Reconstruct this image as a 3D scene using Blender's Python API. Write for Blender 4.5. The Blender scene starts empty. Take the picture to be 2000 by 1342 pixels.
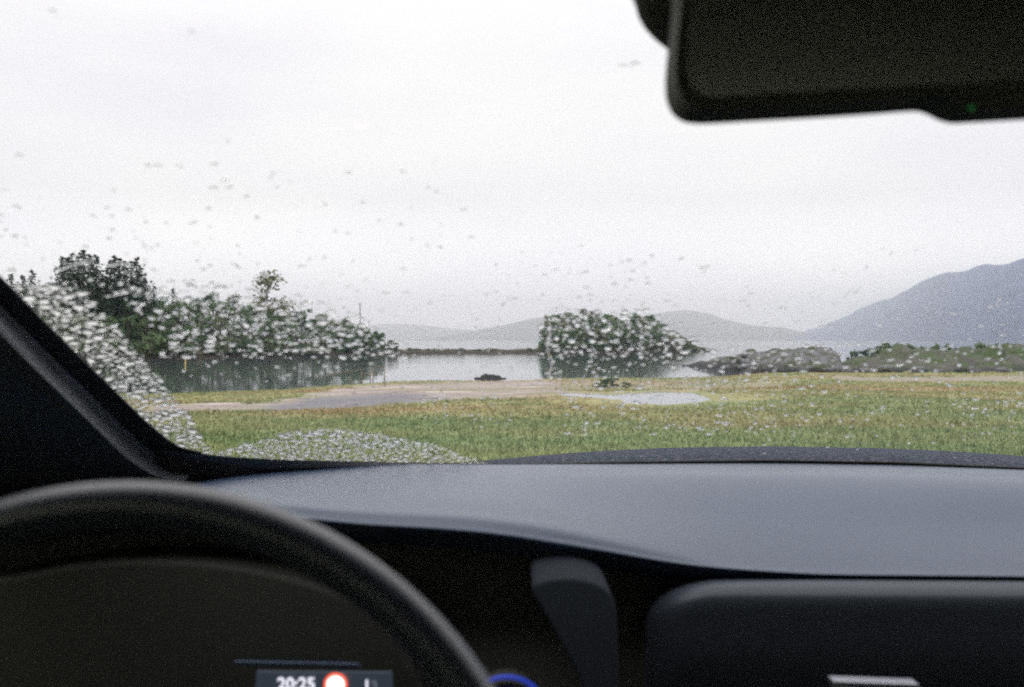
import bpy, math, random
import numpy as np
from mathutils import Vector, Matrix, noise as mnoise

random.seed(7)
rng = np.random.default_rng(11)
sc = bpy.context.scene
COL = sc.collection

# ------------------------------------------------------------------ camera, world, sun, exposure
F = 1778.0            # focal length in pixels of the 2000 px wide photograph
HOR = 664.0           # horizon row
EYE = 1.35            # eye height above the ground under the car
cam_d = bpy.data.cameras.new('camera')
cam = bpy.data.objects.new('camera', cam_d)
COL.objects.link(cam)
cam.location = (0, 0, EYE)
cam.rotation_euler = (math.radians(90) - math.atan((671 - HOR) / F), 0, 0)
cam_d.sensor_width = 36.0
cam_d.lens = 36.0 * F / 2000
cam_d.clip_start = 0.02
cam_d.clip_end = 60000
cam_d.dof.use_dof = True
cam_d.dof.focus_distance = 2.4
cam_d.dof.aperture_fstop = 6.0
cam_d.dof.aperture_blades = 0
sc.camera = cam

world = bpy.data.worlds.new('World')
sc.world = world
world.use_nodes = True
wn, wl = world.node_tree.nodes, world.node_tree.links
wn.clear()
SUN_EL, SUN_AZ = math.radians(48), math.radians(200)   # azimuth clockwise from +Y
w_out = wn.new('ShaderNodeOutputWorld')
w_bg = wn.new('ShaderNodeBackground'); w_bg.inputs['Strength'].default_value = 0.1
w_sky = wn.new('ShaderNodeTexSky'); w_sky.sky_type = 'NISHITA'; w_sky.sun_disc = False
w_sky.sun_elevation = SUN_EL; w_sky.sun_rotation = SUN_AZ
w_tc = wn.new('ShaderNodeTexCoord')
w_map = wn.new('ShaderNodeMapping'); w_map.inputs['Scale'].default_value = (1, 1, 3.2)
w_n = wn.new('ShaderNodeTexNoise'); w_n.inputs['Scale'].default_value = 2.2; w_n.inputs['Detail'].default_value = 6; w_n.inputs['Roughness'].default_value = 0.5
w_cr = wn.new('ShaderNodeValToRGB')
w_cr.color_ramp.elements[0].position = 0.34; w_cr.color_ramp.elements[0].color = (0.83, 0.80, 0.85, 1)
w_cr.color_ramp.elements[1].position = 0.62; w_cr.color_ramp.elements[1].color = (0.97, 0.945, 0.91, 1)
w_mul = wn.new('ShaderNodeVectorMath'); w_mul.operation = 'SCALE'
w_sep = wn.new('ShaderNodeSeparateXYZ')
w_mr = wn.new('ShaderNodeMapRange')      # an overcast sky brightens towards the zenith
w_mr.inputs['From Min'].default_value = 0.30; w_mr.inputs['From Max'].default_value = 1.0
w_mr.inputs['To Min'].default_value = 8.0; w_mr.inputs['To Max'].default_value = 17.0
w_mix = wn.new('ShaderNodeMix'); w_mix.data_type = 'RGBA'; w_mix.inputs['Factor'].default_value = 0.93
wl.new(w_tc.outputs['Generated'], w_map.inputs['Vector']); wl.new(w_map.outputs[0], w_n.inputs['Vector'])
wl.new(w_n.outputs['Fac'], w_cr.inputs['Fac']); wl.new(w_tc.outputs['Generated'], w_sep.inputs[0])
wl.new(w_sep.outputs['Z'], w_mr.inputs['Value']); wl.new(w_cr.outputs['Color'], w_mul.inputs[0])
w_hz = wn.new('ShaderNodeMapRange')      # and is brightest again in the gap above the far end of the fjord
w_hz.inputs['From Min'].default_value = 0.0; w_hz.inputs['From Max'].default_value = 0.15
w_hz.inputs['To Min'].default_value = 2.0; w_hz.inputs['To Max'].default_value = 1.0
w_m2 = wn.new('ShaderNodeMath'); w_m2.operation = 'MULTIPLY'
wl.new(w_sep.outputs['Z'], w_hz.inputs['Value']); wl.new(w_hz.outputs[0], w_m2.inputs[0]); wl.new(w_mr.outputs[0], w_m2.inputs[1])
wl.new(w_m2.outputs[0], w_mul.inputs['Scale'])
wl.new(w_sky.outputs['Color'], w_mix.inputs['A']); wl.new(w_mul.outputs[0], w_mix.inputs['B'])
wl.new(w_mix.outputs['Result'], w_bg.inputs['Color']); wl.new(w_bg.outputs[0], w_out.inputs['Surface'])

sun_d = bpy.data.lights.new('sun', 'SUN'); sun_d.energy = 1.5; sun_d.angle = math.radians(30); sun_d.color = (1.0, 0.975, 0.94)
sun = bpy.data.objects.new('sun', sun_d); COL.objects.link(sun)
sd = Vector((math.sin(SUN_AZ) * math.cos(SUN_EL), math.cos(SUN_AZ) * math.cos(SUN_EL), math.sin(SUN_EL)))
sun.rotation_euler = sd.to_track_quat('Z', 'Y').to_euler()
sun.location = (0, 0, 60)

sc.view_settings.view_transform = 'Standard'
try: sc.view_settings.look = 'None'
except Exception: pass
sc.view_settings.exposure = 0.58
sc.view_settings.gamma = 1.0
sc.view_settings.use_curve_mapping = False
cy = sc.cycles
cy.use_denoising = False
cy.max_bounces = 10; cy.diffuse_bounces = 3; cy.glossy_bounces = 4; cy.transmission_bounces = 8
cy.transparent_max_bounces = 16; cy.volume_bounces = 2
cy.caustics_reflective = False; cy.caustics_refractive = True
cy.sample_clamp_indirect = 4.0
cy.blur_glossy = 0.5

# ------------------------------------------------------------------ helpers
def P(u, v, y):
    """the point at forward distance y seen at photo pixel (u, v)"""
    return np.array([(u - 1000) / F * y, y, EYE + (HOR - v) / F * y])

def link(o, parent=None):
    COL.objects.link(o)
    if parent is not None: o.parent = parent
    return o

def tag(o, label=None, cat=None, group=None, kind=None):
    if label: o['label'] = label
    if cat: o['category'] = cat
    if group: o['group'] = group
    if kind: o['kind'] = kind
    return o

def empty(name, loc=(0, 0, 0), **kw):
    o = bpy.data.objects.new(name, None); o.location = loc; link(o); o.empty_display_size = 0.2
    return tag(o, **kw)

def mesh_np(name, verts, faces, mat=None, smooth=True):
    """faces: list of index tuples, or an (n,3)/(n,4) int array"""
    me = bpy.data.meshes.new(name)
    verts = np.asarray(verts, dtype=np.float32)
    if isinstance(faces, np.ndarray):
        n, k = faces.shape
        me.vertices.add(len(verts)); me.vertices.foreach_set('co', verts.ravel())
        me.loops.add(n * k); me.loops.foreach_set('vertex_index', faces.astype(np.int32).ravel())
        me.polygons.add(n)
        me.polygons.foreach_set('loop_start', np.arange(0, n * k, k, dtype=np.int32))
        try: me.polygons.foreach_set('loop_total', np.full(n, k, dtype=np.int32))
        except Exception: pass
        me.update(calc_edges=True)
        me.validate()
    else:
        me.from_pydata([tuple(map(float, p)) for p in verts], [], [tuple(map(int, f)) for f in faces])
        me.update()
    if smooth:
        me.polygons.foreach_set('use_smooth', np.ones(len(me.polygons), dtype=bool))
    if mat: me.materials.append(mat)
    return me

def obj(name, verts, faces, mat, parent=None, smooth=True, **kw):
    o = bpy.data.objects.new(name, mesh_np(name, verts, faces, mat, smooth))
    link(o, parent)
    return tag(o, **kw)

def grid_faces(nr, ncol, off=0, wrap=False):
    i = np.arange(nr - 1)[:, None]; c = ncol if wrap else ncol - 1
    j = np.arange(c)[None, :]; j2 = (j + 1) % ncol
    a = i * ncol + j; b = i * ncol + j2; d = (i + 1) * ncol + j; e = (i + 1) * ncol + j2
    return np.stack([a, b, e, d], -1).reshape(-1, 4) + off

def catmull(pts, n):
    """pts (k, m, 3): spline over the first axis"""
    k = len(pts); out = []
    for s in np.linspace(0, k - 1, n):
        i = min(int(s), k - 2); t = s - i
        p0 = pts[max(i - 1, 0)]; p1 = pts[i]; p2 = pts[i + 1]; p3 = pts[min(i + 2, k - 1)]
        out.append(0.5 * ((2 * p1) + (-p0 + p2) * t + (2 * p0 - 5 * p1 + 4 * p2 - p3) * t * t + (-p0 + 3 * p1 - 3 * p2 + p3) * t ** 3))
    return np.array(out)

def loft(name, rows, mat, parent=None, nv=40, thick=0.0, **kw):
    R = catmull(np.array(rows), nv)
    nr, nc = R.shape[:2]
    o = obj(name, R.reshape(-1, 3), grid_faces(nr, nc), mat, parent, **kw)
    if thick:
        m = o.modifiers.new('solid', 'SOLIDIFY'); m.thickness = thick; m.offset = 1
    return o

def sm(a, k=5):
    a = np.asarray(a, float); pad = np.pad(a, k, mode='edge')
    w = np.hanning(2 * k + 3)[1:-1]; w /= w.sum()
    return np.convolve(pad, w, mode='valid')

def tube_mesh(path, rad, seg=8, caps=True):
    path = [Vector(p) for p in path]
    if not hasattr(rad, '__len__'): rad = [rad] * len(path)
    V, Fc = [], []
    for i, p in enumerate(path):
        d = (path[min(i + 1, len(path) - 1)] - path[max(i - 1, 0)]).normalized()
        a = d.orthogonal().normalized() if abs(d.z) > .9 else d.cross(Vector((0, 0, 1))).normalized()
        b = d.cross(a)
        for k in range(seg):
            t = 2 * math.pi * k / seg
            V.append(p + (a * math.cos(t) + b * math.sin(t)) * rad[i])
    n = len(path)
    for i in range(n - 1):
        for k in range(seg):
            Fc.append((i * seg + k, i * seg + (k + 1) % seg, (i + 1) * seg + (k + 1) % seg, (i + 1) * seg + k))
    if caps:
        Fc.append(tuple(reversed(range(seg)))); Fc.append(tuple((n - 1) * seg + k for k in range(seg)))
    return [tuple(v) for v in V], Fc

class Bag:
    def __init__(s): s.V = []; s.F = []
    def add(s, VF):
        o = len(s.V); s.V += list(VF[0]); s.F += [tuple(i + o for i in f) for f in VF[1]]; return s
    def box(s, x0, y0, z0, x1, y1, z1):
        v = [(x, y, z) for x in (x0, x1) for y in (y0, y1) for z in (z0, z1)]
        return s.add((v, [(0, 1, 3, 2), (4, 6, 7, 5), (0, 4, 5, 1), (2, 3, 7, 6), (0, 2, 6, 4), (1, 5, 7, 3)]))
    def obj(s, name, mat, parent=None, smooth=False, bevel=0, **kw):
        o = obj(name, s.V, s.F, mat, parent, smooth, **kw)
        if bevel:
            m = o.modifiers.new('bev', 'BEVEL'); m.width = bevel; m.segments = 3; m.limit_method = 'ANGLE'
            o.data.polygons.foreach_set('use_smooth', np.ones(len(o.data.polygons), dtype=bool))
            m2 = o.modifiers.new('wn', 'WEIGHTED_NORMAL')
        return o

def fbm(x, y, s=1.0, o=4, seed=0.0):
    return mnoise.fractal(Vector((x * s, y * s, seed)), 1.0, 2.0, o)

# ------------------------------------------------------------------ materials
def mat(name, col=(.5, .5, .5), rough=.6, spec=.5, metal=0, noise=None, bump=None, emit=None, space='Object'):
    """noise: (scale, colour2, low, high) ; bump: (scale, strength, distance)"""
    m = bpy.data.materials.new(name); m.use_nodes = True
    n, l = m.node_tree.nodes, m.node_tree.links
    b = n['Principled BSDF']
    b.inputs['Base Color'].default_value = (*col, 1); b.inputs['Roughness'].default_value = rough
    b.inputs['Specular IOR Level'].default_value = spec; b.inputs['Metallic'].default_value = metal
    tc = n.new('ShaderNodeTexCoord') if space == 'Object' else n.new('ShaderNodeNewGeometry')
    vec = tc.outputs['Object'] if space == 'Object' else tc.outputs['Position']
    if noise:
        t = n.new('ShaderNodeTexNoise'); t.inputs['Scale'].default_value = noise[0]; t.inputs['Detail'].default_value = 5
        r = n.new('ShaderNodeMapRange'); r.inputs['From Min'].default_value = noise[2]; r.inputs['From Max'].default_value = noise[3]
        x = n.new('ShaderNodeMix'); x.data_type = 'RGBA'
        x.inputs['A'].default_value = (*col, 1); x.inputs['B'].default_value = (*noise[1], 1)
        l.new(vec, t.inputs['Vector']); l.new(t.outputs['Fac'], r.inputs['Value']); l.new(r.outputs[0], x.inputs['Factor'])
        l.new(x.outputs['Result'], b.inputs['Base Color'])
    if bump:
        t = n.new('ShaderNodeTexNoise'); t.inputs['Scale'].default_value = bump[0]; t.inputs['Detail'].default_value = 4
        bp = n.new('ShaderNodeBump'); bp.inputs['Strength'].default_value = bump[1]; bp.inputs['Distance'].default_value = bump[2]
        l.new(vec, t.inputs['Vector']); l.new(t.outputs['Fac'], bp.inputs['Height']); l.new(bp.outputs[0], b.inputs['Normal'])
    if emit:
        b.inputs['Emission Color'].default_value = (*emit[0], 1); b.inputs['Emission Strength'].default_value = emit[1]
    return m

M = {}
M['dash'] = mat('dash_plastic', (.024, .042, .078), .30, .7, noise=(900, (.034, .058, .10), .4, .65), bump=(1400, .25, .0006))
M['dash_dark'] = mat('dash_dark_plastic', (.06, .06, .055), .65, .3, noise=(700, (.045, .046, .045), .4, .65), bump=(1200, .2, .0005))
M['cluster'] = mat('cluster_plastic', (.028, .028, .025), .7, .2, noise=(700, (.034, .034, .03), .4, .65))
M['vent'] = mat('vent_plastic', (.014, .018, .024), .85, .1, noise=(900, (.022, .027, .034), .4, .65))
M['pad'] = mat('glovebox_plastic', (.032, .040, .055), .5, .35, noise=(900, (.045, .055, .07), .4, .65), bump=(1400, .2, .0005))
M['defrost'] = mat('defroster_plastic', (.11, .12, .145), .6, .35, noise=(900, (.045, .047, .05), .4, .65))
M['pillar'] = mat('pillar_trim_plastic', (.075, .085, .10), .42, .6, noise=(900, (.10, .105, .12), .4, .65), bump=(1200, .2, .0005))
M['black'] = mat('black_rubber', (.012, .012, .012), .7, .3)
M['frit'] = mat('black_glass_print', (.012, .012, .013), .4, .4)
M['wheel'] = mat('wheel_leather', (.035, .045, .065), .30, 1.0, noise=(600, (.042, .054, .078), .4, .65), bump=(900, .3, .0008))
M['cabin'] = mat('dark_cabin_trim', (.06, .06, .052), .85, .2, noise=(60, (.036, .036, .032), .3, .7))
M['housing'] = mat('mirror_housing_plastic', (.10, .10, .088), .8, .12, noise=(500, (.12, .12, .105), .4, .6))
M['mirror'] = mat('mirror_glass', (.30, .305, .29), .3, .5, metal=1)
M['silver'] = mat('satin_silver_trim', (.45, .47, .52), .35, .5, metal=.8)
M['paint'] = mat('wet_grey_car_paint', (.014, .020, .034), .8, .1, noise=(150, (.13, .14, .17), .52, .64), bump=(160, 1.0, .006), space='Geo')
M['cowl'] = mat('cowl_plastic', (.02, .025, .04), .8, .1, noise=(150, (.12, .13, .15), .54, .64), bump=(160, 1, .005), space='Geo')
M['screen'] = mat('display_panel', (.01, .011, .014), .3, .5, emit=((.08, .11, .15), .22))
M['glyph'] = mat('display_white', (.5, .5, .5), .5, emit=((.75, .75, .85), .8))
M['sign_white'] = mat('display_sign_white', (.5, .5, .5), .5, emit=((1, .95, .93), 1.3))
M['sign_red'] = mat('display_sign_red', (.3, .02, .02), .5, emit=((1, .12, .06), .9))
M['glyph_dim'] = mat('display_dim', (.1, .1, .1), .5, emit=((.3, .35, .42), .25))
M['blue'] = mat('blue_ring_light', (.02, .03, .2), .5, emit=((.03, .06, .50), .38))
M['green'] = mat('green_indicator', (.01, .08, .02), .5, emit=((.02, .20, .05), .2))

def glass_mat():
    m = bpy.data.materials.new('windscreen_glass'); m.use_nodes = True
    n, l = m.node_tree.nodes, m.node_tree.links; n.clear()
    out = n.new('ShaderNodeOutputMaterial'); mx = n.new('ShaderNodeMixShader')
    fr = n.new('ShaderNodeFresnel'); fr.inputs['IOR'].default_value = 1.45
    tr = n.new('ShaderNodeBsdfTransparent'); tr.inputs['Color'].default_value = (.985, .99, .985, 1)
    gl = n.new('ShaderNodeBsdfGlossy'); gl.inputs['Roughness'].default_value = 0.0
    # both faces look like the air-side face, so rays from either side see the same Fresnel weight
    geo = n.new('ShaderNodeNewGeometry'); mixv = n.new('ShaderNodeMix'); mixv.data_type = 'VECTOR'
    l.new(fr.outputs[0], mx.inputs[0]); l.new(tr.outputs[0], mx.inputs[1]); l.new(gl.outputs[0], mx.inputs[2])
    n.remove(mixv); n.remove(geo)
    lw = n.new('ShaderNodeLayerWeight'); lw.inputs['Blend'].default_value = .5
    pw = n.new('ShaderNodeMath'); pw.operation = 'POWER'; pw.inputs[1].default_value = 5.0
    ml = n.new('ShaderNodeMath'); ml.operation = 'MULTIPLY_ADD'; ml.inputs[1].default_value = .9; ml.inputs[2].default_value = .06
    l.new(lw.outputs['Facing'], pw.inputs[0]); l.new(pw.outputs[0], ml.inputs[0]); l.new(ml.outputs[0], mx.inputs[0])
    l.new(mx.outputs[0], out.inputs['Surface'])
    return m
M['glass'] = glass_mat()

def water_drop_mat():
    m = bpy.data.materials.new('rain_water'); m.use_nodes = True
    n, l = m.node_tree.nodes, m.node_tree.links; n.clear()
    out = n.new('ShaderNodeOutputMaterial'); g = n.new('ShaderNodeBsdfGlass')
    g.inputs['IOR'].default_value = 1.333; g.inputs['Roughness'].default_value = 0.0
    g.inputs['Color'].default_value = (1, 1, 1, 1)
    l.new(g.outputs[0], out.inputs['Surface'])
    return m
M['drop'] = water_drop_mat()

# ------------------------------------------------------------------ terrain functions
WZ = -1.0                      # water level
HW = EYE - WZ
S_U = [-1200, 300, 350, 500, 600, 700, 760, 850, 1000, 1080, 1250, 1400, 1440, 1500, 1600, 2600]
S_V = [770, 769, 768, 762, 757, 751, 746, 743, 744, 739, 739, 736, 733, 726, 720, 716]
def y_shore(u):
    return HW * F / (np.interp(u, S_U, S_V) - HOR)
def zt(x, y):
    u = 1000 + F * x / max(y, 6)
    ys = float(y_shore(u)) + 1.1 * fbm(x, y, .25, 3, 4.0)
    t = (y - 11) / (ys - 11)
    if t <= 0: z = 0.0
    elif t < 1: z = WZ * (t * t * .35 + t * .65)
    else: z = WZ - min((y - ys) * .06, 2.0)
    fade = min(1, max(0, (y - 6) / 6))
    z += .05 * fbm(x, y, .18, 3, 1.5) * fade * (1 if t < .93 else max(0, (1 - t) / .07))
    # hollow that holds the puddle
    m = puddle_mask(x, y)
    if m > 0: z = z * (1 - m) + (PZ + .03) * m
    k = puddle_in(x, y)
    if k > 0: z = PZ + .03 - .10 * min(1, k)
    return z
def ground_hit(u, v, f=None):
    f = f or zt
    lo = None; y = 3.0; prev = y
    while y < 400:
        p = P(u, v, y)
        if p[2] <= f(p[0], y): break
        prev = y; y *= 1.02
    a, b = prev, y
    for _ in range(20):
        c = (a + b) / 2; p = P(u, v, c)
        if p[2] <= f(p[0], c): b = c
        else: a = c
    return P(u, v, b)
PZ = 0.0
def puddle_mask(x, y): return 0
def puddle_in(x, y): return 0
_pc = ground_hit(1255, 778)
PZ = float(_pc[2]); PC = _pc
# outline of the puddle traced in the photograph, dropped on the level PZ
def on_level(u, v, z): 
    y = (EYE - z) * F / (v - HOR); return P(u, v, y)
pud_px = [(1085, 768), (1118, 766), (1160, 768), (1200, 770), (1235, 767), (1290, 765), (1345, 765), (1370, 770), (1392, 780), (1356, 788), (1300, 792), (1250, 790), (1205, 787), (1215, 782), (1180, 779), (1140, 776), (1100, 773)]
PUD = np.array([on_level(u, v, PZ)[:2] for u, v in pud_px])
def _sd(x, y):
    """signed distance to the puddle outline (negative inside)"""
    p = np.array([x, y]); a = PUD; b = np.roll(PUD, -1, 0)
    ab = b - a; t = np.clip(((p - a) * ab).sum(1) / (ab * ab).sum(1), 0, 1)
    d = np.sqrt((((a + ab * t[:, None]) - p) ** 2).sum(1)).min()
    ins = False
    for (x1, y1), (x2, y2) in zip(a, b):
        if (y1 > y) != (y2 > y) and x < (x2 - x1) * (y - y1) / (y2 - y1) + x1: ins = not ins
    return -d if ins else d
def puddle_mask(x, y):
    if abs(x - PC[0]) > 14 or abs(y - PC[1]) > 14: return 0
    d = _sd(x, y); return max(0.0, 1 - max(d, 0) / 4.0) ** 1.5
def puddle_in(x, y):
    if abs(x - PC[0]) > 10 or abs(y - PC[1]) > 10: return 0
    d = _sd(x, y); return max(0.0, -d / .35 + .25)

# ------------------------------------------------------------------ ground sheet
def axis(lim, near, n_near, n_far, p=2.2):
    a = np.linspace(0, near, n_near); b = near + (lim - near) * np.linspace(0, 1, n_far + 1)[1:] ** p
    return np.concatenate([a, b])
xp = axis(500, 46, 150, 26); gx = np.concatenate([-xp[::-1][:-1], xp])
gy = np.concatenate([-axis(400, 10, 8, 12)[::-1][:-1], np.linspace(0, 8, 9)[:-1], np.linspace(8, 66, 200), 66 + (95 - 66) * np.linspace(0, 1, 13)[1:]])
ZG = np.array([[zt(x, y) for x in gx] for y in gy])
GV = np.stack([np.broadcast_to(gx, ZG.shape), np.broadcast_to(gy[:, None], ZG.shape), ZG], -1).reshape(-1, 3)

def inpoly_soft(u, v, poly, soft=10.0, ys=3.0):
    """1 inside a pixel polygon, fading over soft pixels (v stretched: ground is foreshortened)"""
    a = np.array(poly, float) * [1, ys]; p = np.array([u, v * ys]); b = np.roll(a, -1, 0)
    ab = b - a; t = np.clip(((p - a) * ab).sum(1) / (ab * ab).sum(1), 0, 1)
    d = np.sqrt((((a + ab * t[:, None]) - p) ** 2).sum(1)).min()
    ins = False
    for (x1, y1), (x2, y2) in zip(a, b):
        if (y1 > p[1]) != (y2 > p[1]) and p[0] < (x2 - x1) * (p[1] - y1) / (y2 - y1) + x1: ins = not ins
    s = -d if ins else d
    return min(1, max(0, .5 - s / soft))
MUD = [(300, 792), (420, 788), (520, 786), (600, 772), (680, 757), (760, 750), (900, 746), (1080, 742), (1110, 752), (1100, 768), (1060, 776), (930, 780), (840, 786), (760, 790), (640, 802), (520, 809), (380, 809), (280, 806)]
GREY = [(520, 796), (600, 780), (700, 772), (790, 768), (880, 776), (800, 786), (700, 795), (600, 803), (530, 806)]
SAND = [(1620, 734), (1720, 738), (2100, 733), (2600, 730), (2600, 742), (2100, 743), (1900, 745), (1750, 746), (1640, 742)]
MUD2 = [(1080, 741), (1250, 741), (1450, 741), (1560, 745), (1540, 757), (1400, 764), (1250, 764), (1100, 768)]
mud = np.zeros(len(GV)); grey = np.zeros(len(GV)); sand = np.zeros(len(GV))
for i, (x, y, z) in enumerate(GV):
    if y < 20: continue
    u = 1000 + F * x / y; v = HOR + F * (EYE - z) / y
    if u < 100 or u > 2700 or v > 830 or v < 700: continue
    n1 = 26 * fbm(x, y, .5, 5, 7.0); n2 = 6 * fbm(x, y, .7, 5, 3.0)
    mud[i] = max(inpoly_soft(u + n1, v + n2, MUD, 24), .55 * inpoly_soft(u + n1, v + n2, MUD2, 30))
    grey[i] = inpoly_soft(u + n1, v + n2, GREY, 22)
    sand[i] = inpoly_soft(u + n1, v + n2 * .3, SAND, 14)

def ground_mat(name='meadow_ground', blade=False):
    m = bpy.data.materials.new(name); m.use_nodes = True
    n, l = m.node_tree.nodes, m.node_tree.links
    b = n['Principled BSDF']; b.inputs['Roughness'].default_value = .8; b.inputs['Specular IOR Level'].default_value = .2 if blade else .15
    g = n.new('ShaderNodeNewGeometry')
    def ns(scale, det=5, sx=1, sy=1):
        mp = n.new('ShaderNodeMapping'); mp.inputs['Scale'].default_value = (sx, sy, 1)
        t = n.new('ShaderNodeTexNoise'); t.inputs['Scale'].default_value = scale; t.inputs['Detail'].default_value = det; t.inputs['Roughness'].default_value = .6
        l.new(g.outputs['Position'], mp.inputs[0]); l.new(mp.outputs[0], t.inputs['Vector']); return t.outputs['Fac']
    def mr(src, a, c):
        r = n.new('ShaderNodeMapRange'); r.inputs['From Min'].default_value = a; r.inputs['From Max'].default_value = c; r.interpolation_type = 'SMOOTHSTEP'
        l.new(src, r.inputs['Value']); return r.outputs[0]
    def mix(f, A, B):
        x = n.new('ShaderNodeMix'); x.data_type = 'RGBA'
        l.new(f, x.inputs['Factor'])
        for s, c in (('A', A), ('B', B)):
            if isinstance(c, tuple): x.inputs[s].default_value = (*c, 1)
            else: l.new(c, x.inputs[s])
        return x.outputs['Result']
    c = mix(mr(ns(.35, 6, .5, 1), .40, .60), (.16, .195, .085), (.275, .25, .12))     # green to yellow-green
    c = mix(mr(ns(.16, 6, .45, 1.2), .50, .64), c, (.27, .185, .10))                      # straw and rust patches
    c = mix(mr(ns(.8, 5, .45, 1), .58, .75), c, (.10, .14, .06))                       # dark clumps
    c = mix(mr(ns(9, 4), .45, .75), c, (.19, .19, .08)) if not blade else mix(mr(ns(14, 2), .5, .7), c, (.26, .26, .13))
    sy = n.new('ShaderNodeSeparateXYZ'); l.new(g.outputs['Position'], sy.inputs[0])
    gr = n.new('ShaderNodeMapRange'); gr.inputs['From Min'].default_value = 19; gr.inputs['From Max'].default_value = 12; gr.inputs['To Max'].default_value = .6
    l.new(sy.outputs['Y'], gr.inputs['Value']); c = mix(gr.outputs[0], c, (.15, .215, .09))
    if not blade:
        def at(nm):
            a = n.new('ShaderNodeAttribute'); a.attribute_name = nm; return a.outputs['Fac']
        mudc = mix(mr(ns(1.2, 6, .4, 1.2), .34, .58), (.40, .34, .32), (.20, .165, .145))
        mudc = mix(mr(ns(14, 4), .5, .75), mudc, (.46, .42, .40))
        mudc = mix(mr(ns(.5, 6, .4, 1.3), .50, .62), mudc, (.20, .19, .11))
        c = mix(at('mud'), c, mudc)
        c = mix(at('grey'), c, mix(mr(ns(8, 5), .4, .65), (.13, .125, .135), (.20, .195, .205)))
        c = mix(at('sand'), c, mix(mr(ns(6, 5), .4, .65), (.28, .24, .205), (.17, .15, .11)))
    l.new(c, b.inputs['Base Color'])
    if not blade:
        bp = n.new('ShaderNodeBump'); bp.inputs['Strength'].default_value = .7; bp.inputs['Distance'].default_value = .06
        l.new(ns(7, 6), bp.inputs['Height']); l.new(bp.outputs[0], b.inputs['Normal'])
    return m
M['ground'] = ground_mat(); M['blade'] = ground_mat('grass_blades', True)
gnd = obj('ground', GV, grid_faces(len(gy), len(gx)), M['ground'], kind='structure', label='green and straw meadow with a muddy patch sloping to the water')
for nm, arr in (('mud', mud), ('grey', grey), ('sand', sand)):
    a = gnd.data.attributes.new(nm, 'FLOAT', 'POINT'); a.data.foreach_set('value', arr.astype(np.float32))

# grass tufts
def tufts(n, ymin, ymax, seed):
    r = np.random.default_rng(seed); V = []; Fa = []
    cnt = 0
    from bisect import bisect
    ys = ymin * (ymax / ymin) ** r.random(n); us = r.uniform(-350, 2350, n)
    for y, u in zip(ys, us):
        x = (u - 1000) / F * y
        i = min(max(np.searchsorted(gy, y), 1), len(gy) - 1); j = min(max(np.searchsorted(gx, x), 1), len(gx) - 1)
        k = i * len(gx) + j
        if mud[k] + sand[k] + grey[k] > .35 + .3 * r.random(): continue
        z = zt(x, y)
        if z < WZ + .04: continue
        if puddle_in(x, y) > 0 or (puddle_mask(x, y) > .35 and abs(x - PC[0]) < 10 and _sd(x, y) < .3 + 2.2 * (y < PC[1] + 1.5) * r.random()): continue
        s = (.030 + .035 * r.random()) * (1 + .9 * max(0, fbm(x, y, .5, 3, 9.0)))
        for q in range(4):
            a = r.random() * 6.283; w = .010 + .010 * r.random() + .0002 * y; h = s * (.6 + .8 * r.random())
            ox, oy = r.normal(0, .05, 2); lx, ly = r.normal(0, .5 * h, 2)
            V += [(x + ox - w * math.cos(a), y + oy - w * math.sin(a), z - .01), (x + ox + w * math.cos(a), y + oy + w * math.sin(a), z - .01), (x + ox + lx, y + oy + ly, z + h)]
            Fa.append((cnt, cnt + 1, cnt + 2)); cnt += 3
    return V, Fa
gv, gf = tufts(60000, 8.5, 60, 3)
obj('grass', gv, np.array(gf), M['blade'], smooth=False, kind='stuff', label='short wet meadow grass in green and straw tufts')

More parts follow.
